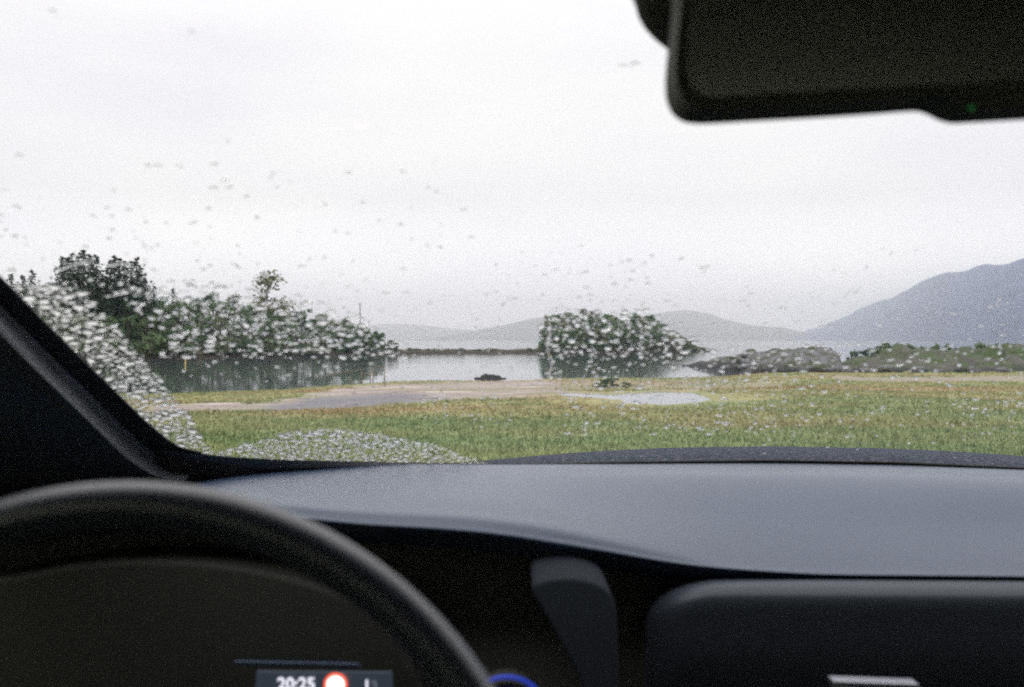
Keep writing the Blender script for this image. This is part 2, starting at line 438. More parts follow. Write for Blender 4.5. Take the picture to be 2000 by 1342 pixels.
# ------------------------------------------------------------------ water
def water_mat(name, bump=.35, dist=.05, scale=(1.2, .35), rough=.03):
    m = bpy.data.materials.new(name); m.use_nodes = True
    n, l = m.node_tree.nodes, m.node_tree.links
    b = n['Principled BSDF']; b.inputs['Base Color'].default_value = (.06, .075, .08, 1)
    b.inputs['Roughness'].default_value = rough; b.inputs['IOR'].default_value = 1.333
    g = n.new('ShaderNodeNewGeometry')
    def ns(s, sx, sy, d=4):
        mp = n.new('ShaderNodeMapping'); mp.inputs['Scale'].default_value = (sx, sy, 1)
        t = n.new('ShaderNodeTexNoise'); t.inputs['Scale'].default_value = s; t.inputs['Detail'].default_value = d
        l.new(g.outputs['Position'], mp.inputs[0]); l.new(mp.outputs[0], t.inputs['Vector']); return t.outputs['Fac']
    a = ns(scale[0], 1, 1.6, 5); c = ns(scale[1], .25, 1, 3)
    mr = n.new('ShaderNodeMapRange'); mr.inputs['From Min'].default_value = .42; mr.inputs['From Max'].default_value = .6
    mr.inputs['To Min'].default_value = .15; mr.inputs['To Max'].default_value = 1.0
    l.new(ns(.05, .3, 1, 3), mr.inputs['Value'])
    sp = n.new('ShaderNodeSeparateXYZ'); l.new(g.outputs['Position'], sp.inputs[0])
    wind = n.new('ShaderNodeMapRange'); wind.inputs['From Min'].default_value = 70; wind.inputs['From Max'].default_value = 88   # a breeze ruffles the open fjord
    wind.inputs['To Min'].default_value = 0; wind.inputs['To Max'].default_value = 1.0; l.new(sp.outputs['Y'], wind.inputs['Value'])
    far = n.new('ShaderNodeMapRange'); far.inputs['From Min'].default_value = 200; far.inputs['From Max'].default_value = 700; far.inputs['To Max'].default_value = 8.0
    l.new(sp.outputs['Y'], far.inputs['Value']); w0 = n.new('ShaderNodeMath'); w0.operation = 'ADD'; l.new(wind.outputs[0], w0.inputs[0]); l.new(far.outputs[0], w0.inputs[1])
    wa = n.new('ShaderNodeMath'); wa.operation = 'ADD'; l.new(w0.outputs[0], wa.inputs[0]); l.new(mr.outputs[0], wa.inputs[1])
    mu = n.new('ShaderNodeMath'); mu.operation = 'MULTIPLY'; l.new(a, mu.inputs[0]); l.new(wa.outputs[0], mu.inputs[1])
    ad = n.new('ShaderNodeMath'); ad.operation = 'ADD'; l.new(mu.outputs[0], ad.inputs[0]); l.new(c, ad.inputs[1])
    bp = n.new('ShaderNodeBump'); bp.inputs['Strength'].default_value = bump; bp.inputs['Distance'].default_value = dist
    l.new(ad.outputs[0], bp.inputs['Height']); l.new(bp.outputs[0], b.inputs['Normal'])
    return m
M['water'] = water_mat('fjord_water', .13, .05, (1.2, .35), .03); M['puddle'] = water_mat('puddle_water', .1, .01, (2, .6))
W = 30000
obj('water', [(-W, 22, WZ), (W, 22, WZ), (W, 45000, WZ), (-W, 45000, WZ)], [(0, 1, 2, 3)], M['water'], smooth=False, kind='structure', label='calm grey fjord water reflecting trees and sky')
pv = [(PC[0], PC[1], PZ)]; 
cx, cyy = PUD.mean(0)
ring = [(p[0], p[1]) for p in PUD]
pm = obj('puddle', [(x, y, PZ - .012) for x, y in [(cx + (x - cx) * 1.12, cyy + (y - cyy) * 1.35) for x, y in ring]], [tuple(range(len(ring)))], M['puddle'], smooth=False)
tag(pm, 'shallow puddle mirroring the pale sky in the meadow grass', 'puddle', kind='structure')
del pm['category']

# ------------------------------------------------------------------ far hills
def ridge(name, prof, depth, mat_, width=.25, label='', seed=0, rough=.05, base=HOR + .5, n=420):
    us = np.linspace(prof[0][0], prof[-1][0], n); tv = np.interp(us, [p[0] for p in prof], [p[1] for p in prof]); tv = sm(tv, 4)
    rows = []
    for s in np.linspace(0, 1, 17):
        row = []
        for u, v in zip(us, tv):
            d = depth(u) if callable(depth) else depth
            top = (HOR - v) / F * d + HW
            y = d * (1 + width * (s - .5))
            x = (u - 1000) / F * y
            prf = math.sin(math.pi * s) ** .8 if s < .5 else math.sin(math.pi * s) ** .6
            nz = 1 + rough * 4 * fbm(x, y, 9 / d, 6, seed) * (1 - abs(2 * s - 1) * .2)
            row.append((x, y, WZ - 4 + (top + 4) * prf * (nz if abs(s - .5) > .01 else 1 + rough * (1.2 * fbm(x, y, 22 / d, 6, seed) + .35 * fbm(x, y, 160 / d, 4, seed)))))
        rows.append(row)
    R = np.array(rows)
    return obj(name, R.reshape(-1, 3), grid_faces(R.shape[0], n), mat_, kind='structure', label=label)
M['hill'] = mat('haze_tinted_hillside', (.015, .048, .12), .95, .05, noise=(.006, (.03, .07, .16), .4, .65), bump=(.03, .8, 15), space='Geo')  # blue of the distance haze is painted into the mountain's forest colour
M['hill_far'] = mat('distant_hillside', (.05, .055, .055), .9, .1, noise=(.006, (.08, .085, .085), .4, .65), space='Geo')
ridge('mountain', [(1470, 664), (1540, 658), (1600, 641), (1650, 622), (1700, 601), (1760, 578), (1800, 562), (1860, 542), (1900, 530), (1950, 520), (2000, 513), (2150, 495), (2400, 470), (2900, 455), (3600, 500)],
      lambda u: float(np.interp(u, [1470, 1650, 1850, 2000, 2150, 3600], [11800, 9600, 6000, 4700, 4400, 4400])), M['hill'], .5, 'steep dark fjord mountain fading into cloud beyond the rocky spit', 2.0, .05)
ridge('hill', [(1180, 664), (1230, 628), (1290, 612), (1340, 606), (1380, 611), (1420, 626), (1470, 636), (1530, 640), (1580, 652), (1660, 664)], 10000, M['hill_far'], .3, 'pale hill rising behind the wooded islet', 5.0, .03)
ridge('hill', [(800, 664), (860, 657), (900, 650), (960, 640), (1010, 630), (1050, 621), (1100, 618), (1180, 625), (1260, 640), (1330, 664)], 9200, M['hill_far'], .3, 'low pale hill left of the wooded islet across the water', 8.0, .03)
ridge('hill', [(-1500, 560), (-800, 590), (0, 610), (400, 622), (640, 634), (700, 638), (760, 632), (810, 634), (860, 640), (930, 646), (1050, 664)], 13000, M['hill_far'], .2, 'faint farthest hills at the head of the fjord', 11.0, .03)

# ------------------------------------------------------------------ peninsula and islet
def rock_mat(name, c1, c2, c3, sc_=1.0):
    m = mat(name, c1, .85, .2, noise=(.5 * sc_, c2, .40, .6), bump=(2.5 * sc_, 1, .25), space='Geo')
    n, l = m.node_tree.nodes, m.node_tree.links; b = n['Principled BSDF']
    src = b.inputs['Base Color'].links[0].from_socket
    g = n.new('ShaderNodeNewGeometry'); s = n.new('ShaderNodeSeparateXYZ'); l.new(g.outputs['Position'], s.inputs[0])
    t = n.new('ShaderNodeTexNoise'); t.inputs['Scale'].default_value = 1.1; l.new(g.outputs['Position'], t.inputs['Vector'])
    ad = n.new('ShaderNodeMath'); ad.operation = 'MULTIPLY_ADD'; ad.inputs[1].default_value = 1.1; l.new(t.outputs['Fac'], ad.inputs[0]); l.new(s.outputs['Z'], ad.inputs[2])
    r = n.new('ShaderNodeMapRange'); r.inputs['From Min'].default_value = WZ + .8; r.inputs['From Max'].default_value = WZ + 1.3; l.new(ad.outputs[0], r.inputs['Value'])
    x = n.new('ShaderNodeMix'); x.data_type = 'RGBA'; x.inputs['A'].default_value = (*c3, 1)
    l.new(r.outputs[0], x.inputs['Factor']); l.new(src, x.inputs['B']); l.new(x.outputs['Result'], b.inputs['Base Color'])
    return m
M['bank'] = rock_mat('shore_bank_rock', (.035, .045, .022), (.09, .08, .06), (.035, .030, .022))
M['rock'] = rock_mat('coastal_rock', (.15, .148, .16), (.06, .07, .035), (.035, .035, .035), 2.6)
M['stones'] = mat('shore_stones', (.20, .185, .18), .85, .2, noise=(1.5, (.34, .31, .30), .35, .65), space='Geo')
M['rock2'] = rock_mat('mossy_coastal_rock', (.05, .075, .025), (.09, .085, .075), (.03, .03, .028), 1.5)

def landform(name, us, front_v, thick, height, mt, seed, rough=.25, nr=26, tip=1.0, sharp=.6, **kw):
    nU = len(us); rows = []
    for s in np.linspace(0, 1, nr):
        row = []
        for i, u in enumerate(us):
            d0 = HW * F / (front_v[i] - HOR); d = d0 + thick[i] * s; x = (u - 1000) / F * d
            e = math.sin(math.pi * s) ** sharp
            nz = fbm(x, d, .55, 5, seed) * rough + (.5 * rough * (mnoise.cell(Vector((x * .9, d * .5, seed))) - .5) if name == 'rock_outcrop' else 0)
            row.append((x, d, WZ - .35 + (height[i] + .35) * e * (1 + nz) + .25 * rough * fbm(x, d, 1.8, 4, seed + 3) * e))
        rows.append(row)
    R = np.array(rows)
    return obj(name, R.reshape(-1, 3), grid_faces(nr, nU), mt, **kw)
us = np.linspace(-900, 1062, 150)
pfv = np.interp(us, [-900, 0, 300, 500, 700, 850, 1062], [707, 704, 700.5, 698, 693.5, 690.3, 689.5])
pth = np.interp(us, [-900, 400, 700, 800, 1062], [60, 45, 25, 8, 6])
phh = np.interp(us, [-900, 300, 500, 650, 740, 800, 900, 1062], [3.4, 3.0, 2.4, 1.6, 1.0, .7, .55, .6])
landform('peninsula', us, pfv, pth, phh, M['bank'], 3.0, .3, kind='structure', label='low dark wooded peninsula with a thin rocky spit running to the islet')
ius = np.linspace(1042, 1398, 60)
ifv = np.interp(ius, [1042, 1200, 1398], [690, 689, 685.5])
ith = np.interp(ius, [1042, 1080, 1300, 1398], [4, 30, 26, 3])
ihh = np.interp(ius, [1042, 1060, 1100, 1250, 1300, 1360, 1398], [.5, 1.8, 3.2, 3.2, 2.2, 1.0, .1])
landform('islet', ius, ifv, ith, ihh, M['bank'], 9.0, .25, kind='structure', label='small round islet covered in trees in mid fjord')

# ------------------------------------------------------------------ trees
def leaf_mat(name, c1, c2, trans=.15):
    m = bpy.data.materials.new(name); m.use_nodes = True
    n, l = m.node_tree.nodes, m.node_tree.links; b = n['Principled BSDF']
    b.inputs['Roughness'].default_value = .7; b.inputs['Specular IOR Level'].default_value = .25
    oi = n.new('ShaderNodeObjectInfo'); g = n.new('ShaderNodeNewGeometry')
    t = n.new('ShaderNodeTexNoise'); t.inputs['Scale'].default_value = .7; t.inputs['Detail'].default_value = 4; l.new(g.outputs['Position'], t.inputs['Vector'])
    ad = n.new('ShaderNodeMath'); ad.operation = 'ADD'; mu = n.new('ShaderNodeMath'); mu.operation = 'MULTIPLY_ADD'; mu.inputs[1].default_value = .5; mu.inputs[2].default_value = -.25
    l.new(oi.outputs['Random'], mu.inputs[0]); l.new(mu.outputs[0], ad.inputs[0]); l.new(t.outputs['Fac'], ad.inputs[1])
    r = n.new('ShaderNodeMapRange'); r.inputs['From Min'].default_value = .3; r.inputs['From Max'].default_value = .7; l.new(ad.outputs[0], r.inputs['Value'])
    x = n.new('ShaderNodeMix'); x.data_type = 'RGBA'; x.inputs['A'].default_value = (*c1, 1); x.inputs['B'].default_value = (*c2, 1)
    l.new(r.outputs[0], x.inputs['Factor']); l.new(x.outputs['Result'], b.inputs['Base Color'])
    return m
M['needle'] = leaf_mat('spruce_needles', (.020, .036, .024), (.034, .056, .036))
M['leaf'] = leaf_mat('broad_leaves', (.055, .10, .05), (.10, .145, .065))
M['leaf2'] = leaf_mat('yellowing_leaves', (.10, .13, .06), (.15, .15, .07))
M['bark'] = mat('grey_brown_bark', (.07, .06, .05), .9, .1, noise=(3, (.12, .11, .10), .4, .6))

def tri_cloud(C, size, r, up=.0):
    """random triangles around centres C (n,3)"""
    n = len(C); a = r.normal(0, 1, (n, 3)); a /= np.linalg.norm(a, axis=1)[:, None]
    b = r.normal(0, 1, (n, 3)); b -= (a * b).sum(1)[:, None] * a; b /= np.linalg.norm(b, axis=1)[:, None]
    s = (size * (.6 + .8 * r.random(n)))[:, None]
    V = np.stack([C - a * s * .6, C + a * s * .6 + b * s * .2, C + b * s], 1).reshape(-1, 3)
    return V, np.arange(3 * n).reshape(-1, 3)

def spruce_mesh(h, seed):
    r = np.random.default_rng(seed); C = []
    nl = 26
    for k in range(nl):
        f = k / (nl - 1); z = h * (.10 + .90 * f); L = (1 - f) ** .72 * h * .23 * r.uniform(.75, 1.2) + .12
        nb = max(4, int(11 * (1 - f) + 3))
        for q in range(nb):
            a = r.random() * 6.283; LL = L * r.uniform(.6, 1.15)
            for s in np.linspace(.15, 1, max(3, int(LL / .28))):
                for _ in range(2):
                    C.append((math.cos(a) * LL * s + r.normal(0, .08), math.sin(a) * LL * s + r.normal(0, .08), z - .35 * LL * s ** 1.3 + .12 * LL * s ** 3 + r.normal(0, .07)))
    C = np.array(C)
    V, Fa = tri_cloud(C, .30 * np.ones(len(C)), r)
    tr = tube_mesh([(0, 0, 0), (0, 0, h * .5), (0, 0, h * 1.0)], [.018 * h, .010 * h, .015], 6)
    return mesh_np('crown', V, Fa, M['needle'], False), mesh_np('trunk', tr[0], tr[1], M['bark'])

def broad_mesh(h, wd, seed, mt='leaf', dens=1.0, base=.12):
    r = np.random.default_rng(seed); Cl = []; B = Bag()
    B.add(tube_mesh([(0, 0, 0), (.02 * h, 0, h * .35), (0, .02 * h, h * .7)], [.022 * h, .015 * h, .008 * h], 6))
    n = 26
    for k in range(n):
        t = r.random(); z = h * (base + .1 + (1 - base - .13) * t)
        R = wd * math.sin(math.pi * min(.97, .16 + .8 * t)) ** .8
        a = r.random() * 6.283; q = R * r.uniform(.35, 1.0)
        c = np.array([math.cos(a) * q, math.sin(a) * q, z])
        Cl.append((c, h * .075 * r.uniform(.7, 1.5)))
        B.add(tube_mesh([(0, 0, max(.1 * h, z - q * .8)), tuple(c * [.5, .5, 1] - [0, 0, .15 * q]), tuple(c)], [.007 * h, .005 * h, .003 * h], 4, False))
    pts = []
    for c, s in Cl:
        m = int(70 * dens)
        d = r.normal(0, 1, (m, 3)); d /= np.linalg.norm(d, axis=1)[:, None]
        pts.append(c + d * (r.random(m) ** .5)[:, None] * s * [1.25, 1.25, .95])
    C = np.concatenate(pts)
    C = C[C[:, 2] > .02 * h]
    V, Fa = tri_cloud(C, (.22 + .005 * h) * np.ones(len(C)), r)
    return mesh_np('crown', V, Fa, M[mt], False), mesh_np('trunk', B.V, B.F, M['bark'])

SPR = [spruce_mesh(14, s) for s in (1, 2, 3, 4)]
BRD = [broad_mesh(9, 3.3, s, 'leaf', 1.25, -.04) for s in (11, 12, 13, 14, 15)]
BRT = [broad_mesh(9, 3.0, s, 'leaf2', 1.1, 0) for s in (21, 22)]
BSH = [broad_mesh(3, 1.7, s, 'leaf', .7, .0) for s in (31, 32, 33)]
SPARSE = broad_mesh(10, 2.0, 41, 'leaf2', .45, .2)

def tree(name, pair, loc, sx, sz, label, cat, group, rz=None):
    o = empty(name, loc, label=label, cat=cat, group=group)
    o.rotation_euler = (0, 0, rz if rz is not None else random.random() * 6.283)
    o.scale = (sx, sx, sz)
    for nm, me in zip(('crown', 'trunk'), pair):
        link(bpy.data.objects.new(nm, me), o)
    return o

# left shore: outline of the tree tops in the photograph
TOPU = [-900, -300, -100, 0, 60, 100, 290, 350, 420, 480, 560, 620, 680, 720, 760, 800]
TOPV = [480, 500, 525, 545, 548, 550, 562, 562, 556, 566, 580, 590, 608, 634, 655, 678]
def pen_base(u, s):
    fv = np.interp(u, us, pfv); th = np.interp(u, us, pth); hh = np.interp(u, us, phh)
    d = HW * F / (fv - HOR) + th * s
    return d, WZ + hh * math.sin(math.pi * s) ** .6 * .85
for row, (s, k) in enumerate(((.10, .62), (.25, .85), (.45, 1.0))):
    u = -420 + 9 * row
    while u < 800:
        d, zb = pen_base(u, s)
        tv = np.interp(u, TOPU, TOPV) + random.uniform(-4, 10)
        top = EYE + (HOR - tv) / F * d
        h = (top - zb) * k * random.uniform(.88, 1.04)
        x = (u - 1000) / F * d
        if h > 1.6:
            if h > 4:
                yel = random.random() < (.10 if u < 500 else .3)
                pr = random.choice(BRT if yel else BRD); s9 = h / 9
                nm = ('birch_tree' if yel else 'broadleaf_tree')
                lb = {0: 'small', 1: 'bushy', 2: 'tall'}[row] + (' yellowish' if yel else ' green') + ' broadleaf tree, ' + ['front', 'middle', 'back'][row] + ' row of the wooded shore ' + ('beside the tall spruces' if u < 330 else 'left of the bare mast' if u < 690 else 'at its thin end')
                tree(nm, pr, (x, d, zb - .3), s9 * random.uniform(.95, 1.25), s9, lb, 'tree', 'trees along the peninsula shore')
            else:
                pr = random.choice(BSH); s9 = h / 3
                tree('shrub', pr, (x, d, zb - .2), s9 * random.uniform(.9, 1.4), s9, 'low green shrub on the ' + ('wooded bank left of the bare mast' if u < 690 else 'thin end of the peninsula'), 'shrub', 'shrubs on the peninsula bank')
        u += random.uniform(36, 58) * (1 if u < 640 else .62)
SP = [(-330, 505), (-240, 520), (-150, 500), (-60, 515), (22, 536), (45, 540), (62, 530), (84, 560), (122, 503), (132, 506), (142, 498), (152, 503), (163, 490), (176, 500), (188, 502), (196, 530), (206, 540), (216, 512), (224, 503), (234, 507), (243, 512), (256, 512), (268, 506), (274, 525), (282, 545), (300, 560), (338, 566)]
sp_lab = ['dark spruce left of the paired tall spruces', 'tallest dark spruce, pointed top above the left shore', 'dark spruce in the right-hand clump of tall spruces']
for i, (u, tv) in enumerate(SP):
    s = random.uniform(.18, .40); d, zb = pen_base(u, s); top = EYE + (HOR - tv) / F * d; h = top - zb + .3
    lb = ('dark spruce beyond the windscreen pillar' if u < 0 else 'dark spruce showing between pillar and tall spruce clumps' if u < 100 else 'tallest dark spruce with a pointed leader on the left shore' if tv == 490
          else 'tall dark spruce in the left clump of shore spruces' if u < 200 else 'tall dark spruce in the right clump of shore spruces' if u < 275 else 'shorter dark spruce at the right foot of the spruce clumps')
    tree('spruce_tree', SPR[i % 4], ((u - 1000) / F * d, d, zb - .3), h / 14 * 1.45, h / 14, lb, 'tree', 'dark spruces on the left shore')
d, zb = pen_base(525, .3); h = EYE + (HOR - 533) / F * d - zb
tree('birch_tree', SPARSE, ((525 - 1000) / F * d, d, zb), h / 10 * 1.5, h / 10, 'sparse airy tree standing taller than its neighbours on the left shore', 'tree', None)
for u in np.arange(-300, 790, 26):
    uu = u + random.uniform(-9, 9); d, zb = pen_base(uu, .03); h = random.uniform(1.3, 2.6) * (1 if uu < 650 else .6)
    tree('shrub', random.choice(BSH), ((uu - 1000) / F * d, d, zb - .2), h / 3 * 1.4, h / 3, 'low leafy shrub at the waterline of the wooded shore ' + ('near the yellow marker' if 300 < uu < 450 else 'below the spruces' if uu <= 300 else 'left of the bare mast' if uu < 700 else 'right of the bare mast'), 'shrub', 'shrubs on the peninsula bank')
# bare mast
d, zb = pen_base(703, .3); zt_ = EYE + (HOR - 592) / F * d; x = (703 - 1000) / F * d
V_, F_ = tube_mesh([(x, d, zb - .3), (x + .05, d, (zb + zt_) / 2), (x, d, zt_)], [.13, .10, .07], 8)
mp = empty('mast', (0, 0, 0), label='thin bare mast rising above the low end of the wooded shore', cat='mast')
obj('pole', V_, F_, M['bark'], mp)
V_, F_ = tube_mesh([(x - .0, d, zt_ - .3), (x + .3, d, zt_ - .45)], [.05, .04], 6); obj('bracket', V_, F_, M['bark'], mp)

# islet trees
IU = [1050, 1056, 1064, 1080, 1110, 1160, 1200, 1240, 1270, 1300, 1320, 1345, 1370, 1395]
IV = [676, 640, 616, 607, 605, 605, 606, 608, 612, 628, 642, 658, 672, 685]
def isl_base(u, s):
    fv = np.interp(u, ius, ifv); th = np.interp(u, ius, ith); hh = np.interp(u, ius, ihh)
    d = HW * F / (fv - HOR) + th * s
    return d, WZ + hh * math.sin(math.pi * s) ** .6 * .85
for row, (s, k) in enumerate(((.07, .5), (.2, .75), (.42, 1.0))):
    u = 1058 + row * 5
    while u < 1392:
        d, zb = isl_base(u, s); tv = np.interp(u, IU, IV) + random.uniform(-3, 5)
        h = (EYE + (HOR - tv) / F * d - zb) * (k + .1 * (1 - k)) * random.uniform(.94, 1.04); x = (u - 1000) / F * d
        if h > .9:
            small = h < 2.6
            pr = random.choice(BSH) if small else random.choice(BRD + BRT[:1]); b9 = h / (3 if small else 9)
            wx = b9 * random.uniform(1.0, 1.4) if small else max(b9, .45) * random.uniform(1.1, 1.4)
            if u < 1078: wx *= .5
            tree('shrub' if small else 'broadleaf_tree', pr, (x, d, zb - .25), wx, b9,
                 ('low shrub' if small else 'rounded green tree') + ' in the ' + ['front', 'middle', 'back'][row] + ' of the islet ' + ('on its steep left side' if u < 1130 else 'on its crown' if u < 1280 else 'on its tapering right end'),
                 'shrub' if small else 'tree', 'trees on the small islet')
        u += random.uniform(16, 25) if row else random.uniform(13, 22)
for u in np.arange(1062, 1392, 15):
    uu = u + random.uniform(-4, 4); d, zb = isl_base(uu, .03); h = random.uniform(.9, 2.0) * (1 if uu < 1300 else .5)
    tree('shrub', random.choice(BSH), ((uu - 1000) / F * d, d, zb - .2), h / 3 * 1.3, h / 3, 'low shrub at the waterline of the islet ' + ('near its steep left side' if uu < 1150 else 'in the middle' if uu < 1280 else 'toward its tapering right end'), 'shrub', 'shrubs at the islet waterline')
# scrub on the thin spit between peninsula and islet
for u in np.arange(800, 1050, 12):
    uu = u + random.uniform(-5, 5); d, zb = pen_base(uu, .4); h = random.uniform(.15, .55)
    tree('shrub', random.choice(BSH), ((uu - 1000) / F * d, d, zb - .1), h / 3 * random.uniform(1.5, 4), h / 3, 'tiny dark shrub on the thin spit left of the islet', 'shrub', 'scrub on the thin spit')

# ------------------------------------------------------------------ rocks on the right
def outcrop(name, prof, fv, thick, mt, label, seed, rough=.35):
    uu = np.linspace(prof[0][0], prof[-1][0], 260)
    tops = np.interp(uu, [p[0] for p in prof], [p[1] for p in prof]); fvv = np.interp(uu, [p[0] for p in fv], [p[1] for p in fv])
    th = np.full(len(uu), thick, float); th[:8] *= np.linspace(.2, 1, 8)
    d = HW * F / (fvv - HOR) + th * .5
    hh = EYE + (HOR - tops) / F * d - WZ
    return landform(name, uu, fvv, th, np.maximum(hh, .05), mt, seed, rough, 60, sharp=.55, label=label, cat='rock')
outcrop('rock_outcrop', [(1332, 714), (1370, 706), (1410, 698), (1450, 691), (1500, 687), (1550, 682), (1595, 679), (1622, 681), (1636, 692), (1648, 712)], [(1332, 716), (1400, 722), (1480, 733), (1560, 738), (1660, 740)], 9, M['rock'],
        'grey rocky point tapering left into the water, steep on its right', 21.0, .22)
outcrop('rock_outcrop', [(1628, 712), (1650, 704), (1680, 694), (1710, 687), (1760, 684), (1830, 684), (1900, 682), (2000, 681), (2200, 676), (2700, 670)], [(1628, 735), (1700, 739), (1800, 738), (2000, 738), (2700, 741)], 12, M['rock2'],
        'long mossy rock bank with green scrub behind the sandy strip', 27.0, .28)
def boulder_mesh(seed, sq=.6, sub=3):
    import bmesh
    bm = bmesh.new(); bmesh.ops.create_icosphere(bm, subdivisions=sub, radius=1)
    for v in bm.verts:
        c = v.co; k = 1 + .35 * mnoise.fractal(c * 1.1 + Vector((seed, 0, 0)), 1, 2, 4) + .12 * mnoise.cell(c * 2.0 + Vector((seed, 3, 0)))
        v.co = Vector((c.x * k, c.y * k * .8, c.z * k * sq))
    me = bpy.data.meshes.new('boulder'); bm.to_mesh(me); bm.free()
    me.materials.append(M['rock']); me.polygons.foreach_set('use_smooth', np.ones(len(me.polygons), dtype=bool))
    return me
BLD = [boulder_mesh(s) for s in (1.3, 4.7, 8.1)]
spots = [(1372, 714, .7), (1402, 717, .5), (1428, 721, .8), (1455, 725, .9), (1480, 731, .6), (1506, 734, .9), (1528, 736, .5), (1552, 736, .8), (1580, 738, .7), (1604, 739, .9), (1630, 739, .6), (1655, 739, .8), (1690, 740, .6), (1735, 740, .9), (1795, 741, .7), (1835, 741, .5), (1890, 740, .8), (1960, 740, .6)]
for i, (u, v, s) in enumerate(spots):
    d = HW * F / (v - HOR) * .995; x = (u - 1000) / F * d
    o = bpy.data.objects.new('boulder', BLD[i % 3]); link(o); o.location = (x, d, zt(x, d) + .12 * s); o.scale = (s * .8, s * .7, s * .65); o.rotation_euler = (0, 0, i * 1.7)
    tag(o, ('grey boulder at the foot of the rocky point beside the water' if u < 1640 else 'dark boulder at the foot of the mossy rock bank by the sand'), 'rock', 'boulders along the rocky shore')
for i, (u, tv, dd, w) in enumerate([(1668, 694, 66, .8), (1712, 686, 67, .8), (1738, 682, 66, 1.1), (1756, 678, 67, 1.0), (1778, 679, 68, 1.1), (1800, 681, 66, 1.1), (1826, 682, 67, 1.0), (1848, 680, 68, .9), (1880, 682, 66, 1.2), (1915, 679, 67, 1.2), (1950, 680, 66, 1.1), (1985, 678, 67, 1.2), (2030, 679, 67, 1.2), (1745, 712, 60.5, .9), (1790, 715, 60.5, .9), (1940, 706, 61, 1.0), (1870, 710, 61, .8), (1560, 686, 64, .7), (1520, 690, 66, .6)]):
    h = 1.6 * random.uniform(.7, 1.35); z = EYE + (HOR - tv) / F * dd - h * .85
    tree('shrub', BSH[i % 3], ((u - 1000) / F * dd, dd, z), w / 1.7 * .75, h / 3, ('green shrub along the top of the mossy rock bank' if tv < 700 and u > 1650 else 'green shrub low on the face of the mossy rock bank' if u > 1650 else 'small shrub on top of the grey rocky point'), 'shrub', 'scrub on the right-hand rocks')
for i in range(34):
    uu_ = random.uniform(1690, 2060); dd = random.uniform(60.5, 66); vv_ = 716 - (dd - 60.5) * 4.2 + random.uniform(-3, 3); h = random.uniform(.5, 1.1)
    tree('shrub', BSH[i % 3], ((uu_ - 1000) / F * dd, dd, EYE + (HOR - vv_) / F * dd - .15), random.uniform(.25, .5), h / 3, 'green shrub scattered over the face of the mossy rock bank, ' + ('at its left end' if uu_ < 1790 else 'in its middle' if uu_ < 1920 else 'at its right end'), 'shrub', 'scrub on the right-hand rocks')
# shrub at the near shore
for (u, v, w, lb) in ((1195, 757, 1.0, 'bright green bush on the shore above the puddle'), (1172, 758, .6, 'small green bush left of the bright shore bush'), (1222, 758, .55, 'small green bush right of the bright shore bush')):
    p = ground_hit(u, v)
    tree('shrub', BSH[int(u) % 3], p, w / 1.7 * .5, w * .13, lb, 'shrub', 'bushes on the near shore')
for i in range(26):   # broken blocks on the rocky point
    uu_ = random.uniform(1440, 1632); dd = random.uniform(60.5, 66.5); tp = np.interp(uu_, [1440, 1500, 1595, 1632], [693, 688, 680, 686]); vv_ = 728 - (728 - tp) * (dd - 60.5) / 6; q = random.uniform(.25, .7)
    o = bpy.data.objects.new('boulder', BLD[i % 3]); link(o); o.location = ((uu_ - 1000) / F * dd, dd, EYE + (HOR - vv_) / F * dd - .25 * q); o.scale = (q * 1.2, q, q * .6); o.rotation_euler = (random.uniform(-.3, .3), random.uniform(-.3, .3), i * 2.1)
    tag(o, 'broken grey rock block on the rocky point, ' + ('on its low left part' if uu_ < 1510 else 'on its middle' if uu_ < 1575 else 'on its high right end'), 'rock', 'broken blocks on the grey rocky point')
sb = boulder_mesh(2.2, .6, 1); sv = np.array([v.co[:] for v in sb.vertices]); sfc = np.array([p.vertices[:] for p in sb.polygons]); PV, PF, po = [], [], 0
for i in range(900):   # stones strewn over the mud and the water's edge
    if random.random() < .6: uu_, vv_ = random.uniform(380, 1120), random.uniform(744, 808)
    else: uu_, vv_ = random.uniform(1080, 1500), random.uniform(738, 760)
    p = ground_hit(uu_, vv_) if i < 500 else None
    if p is None: yy = random.uniform(30, 54); xx = random.uniform(-16, 5); p = np.array([xx, yy, zt(xx, yy)])
    k_ = min(max(np.searchsorted(gy, p[1]), 1), len(gy) - 1) * len(gx) + min(max(np.searchsorted(gx, p[0]), 1), len(gx) - 1)
    if mud[k_] < .3 or p[2] < WZ - .05: continue
    q = .018 + .06 * random.random() ** 4; a_ = random.random() * 6.28; R3 = np.array([[math.cos(a_), -math.sin(a_), 0], [math.sin(a_), math.cos(a_), 0], [0, 0, 1]])
    PV.append((sv * [q * 1.3, q, q]) @ R3.T + [p[0], p[1], p[2] + q * .2]); PF.append(sfc + po); po += len(sv)
obj('shore_stones', np.concatenate(PV), np.concatenate(PF), M['stones'], kind='stuff', label='small grey stones strewn over the muddy shore')
# rock in the water
d = HW * F / (740 - HOR); x = (955 - 1000) / F * d
rk = empty('rock', (x, d, WZ), label='low dark seaweed-covered rock breaking the water off the muddy shore', cat='rock')
for ox, s, hz in ((-.1, .55, .32), (.38, .42, .26), (-.72, .22, .12), (.8, .3, .08)):
    o = bpy.data.objects.new('stone', BLD[0]); link(o, rk); o.location = (ox, 0, 0); o.scale = (s * .8, s * .6, hz * 1.5)
M['post'] = mat('weathered_pole_wood', (.17, .14, .10), .8, .2, noise=(30, (.17, .13, .10), .4, .6))
M['yellow'] = mat('yellow_marker_paint', (.55, .42, .14), .6, .3)
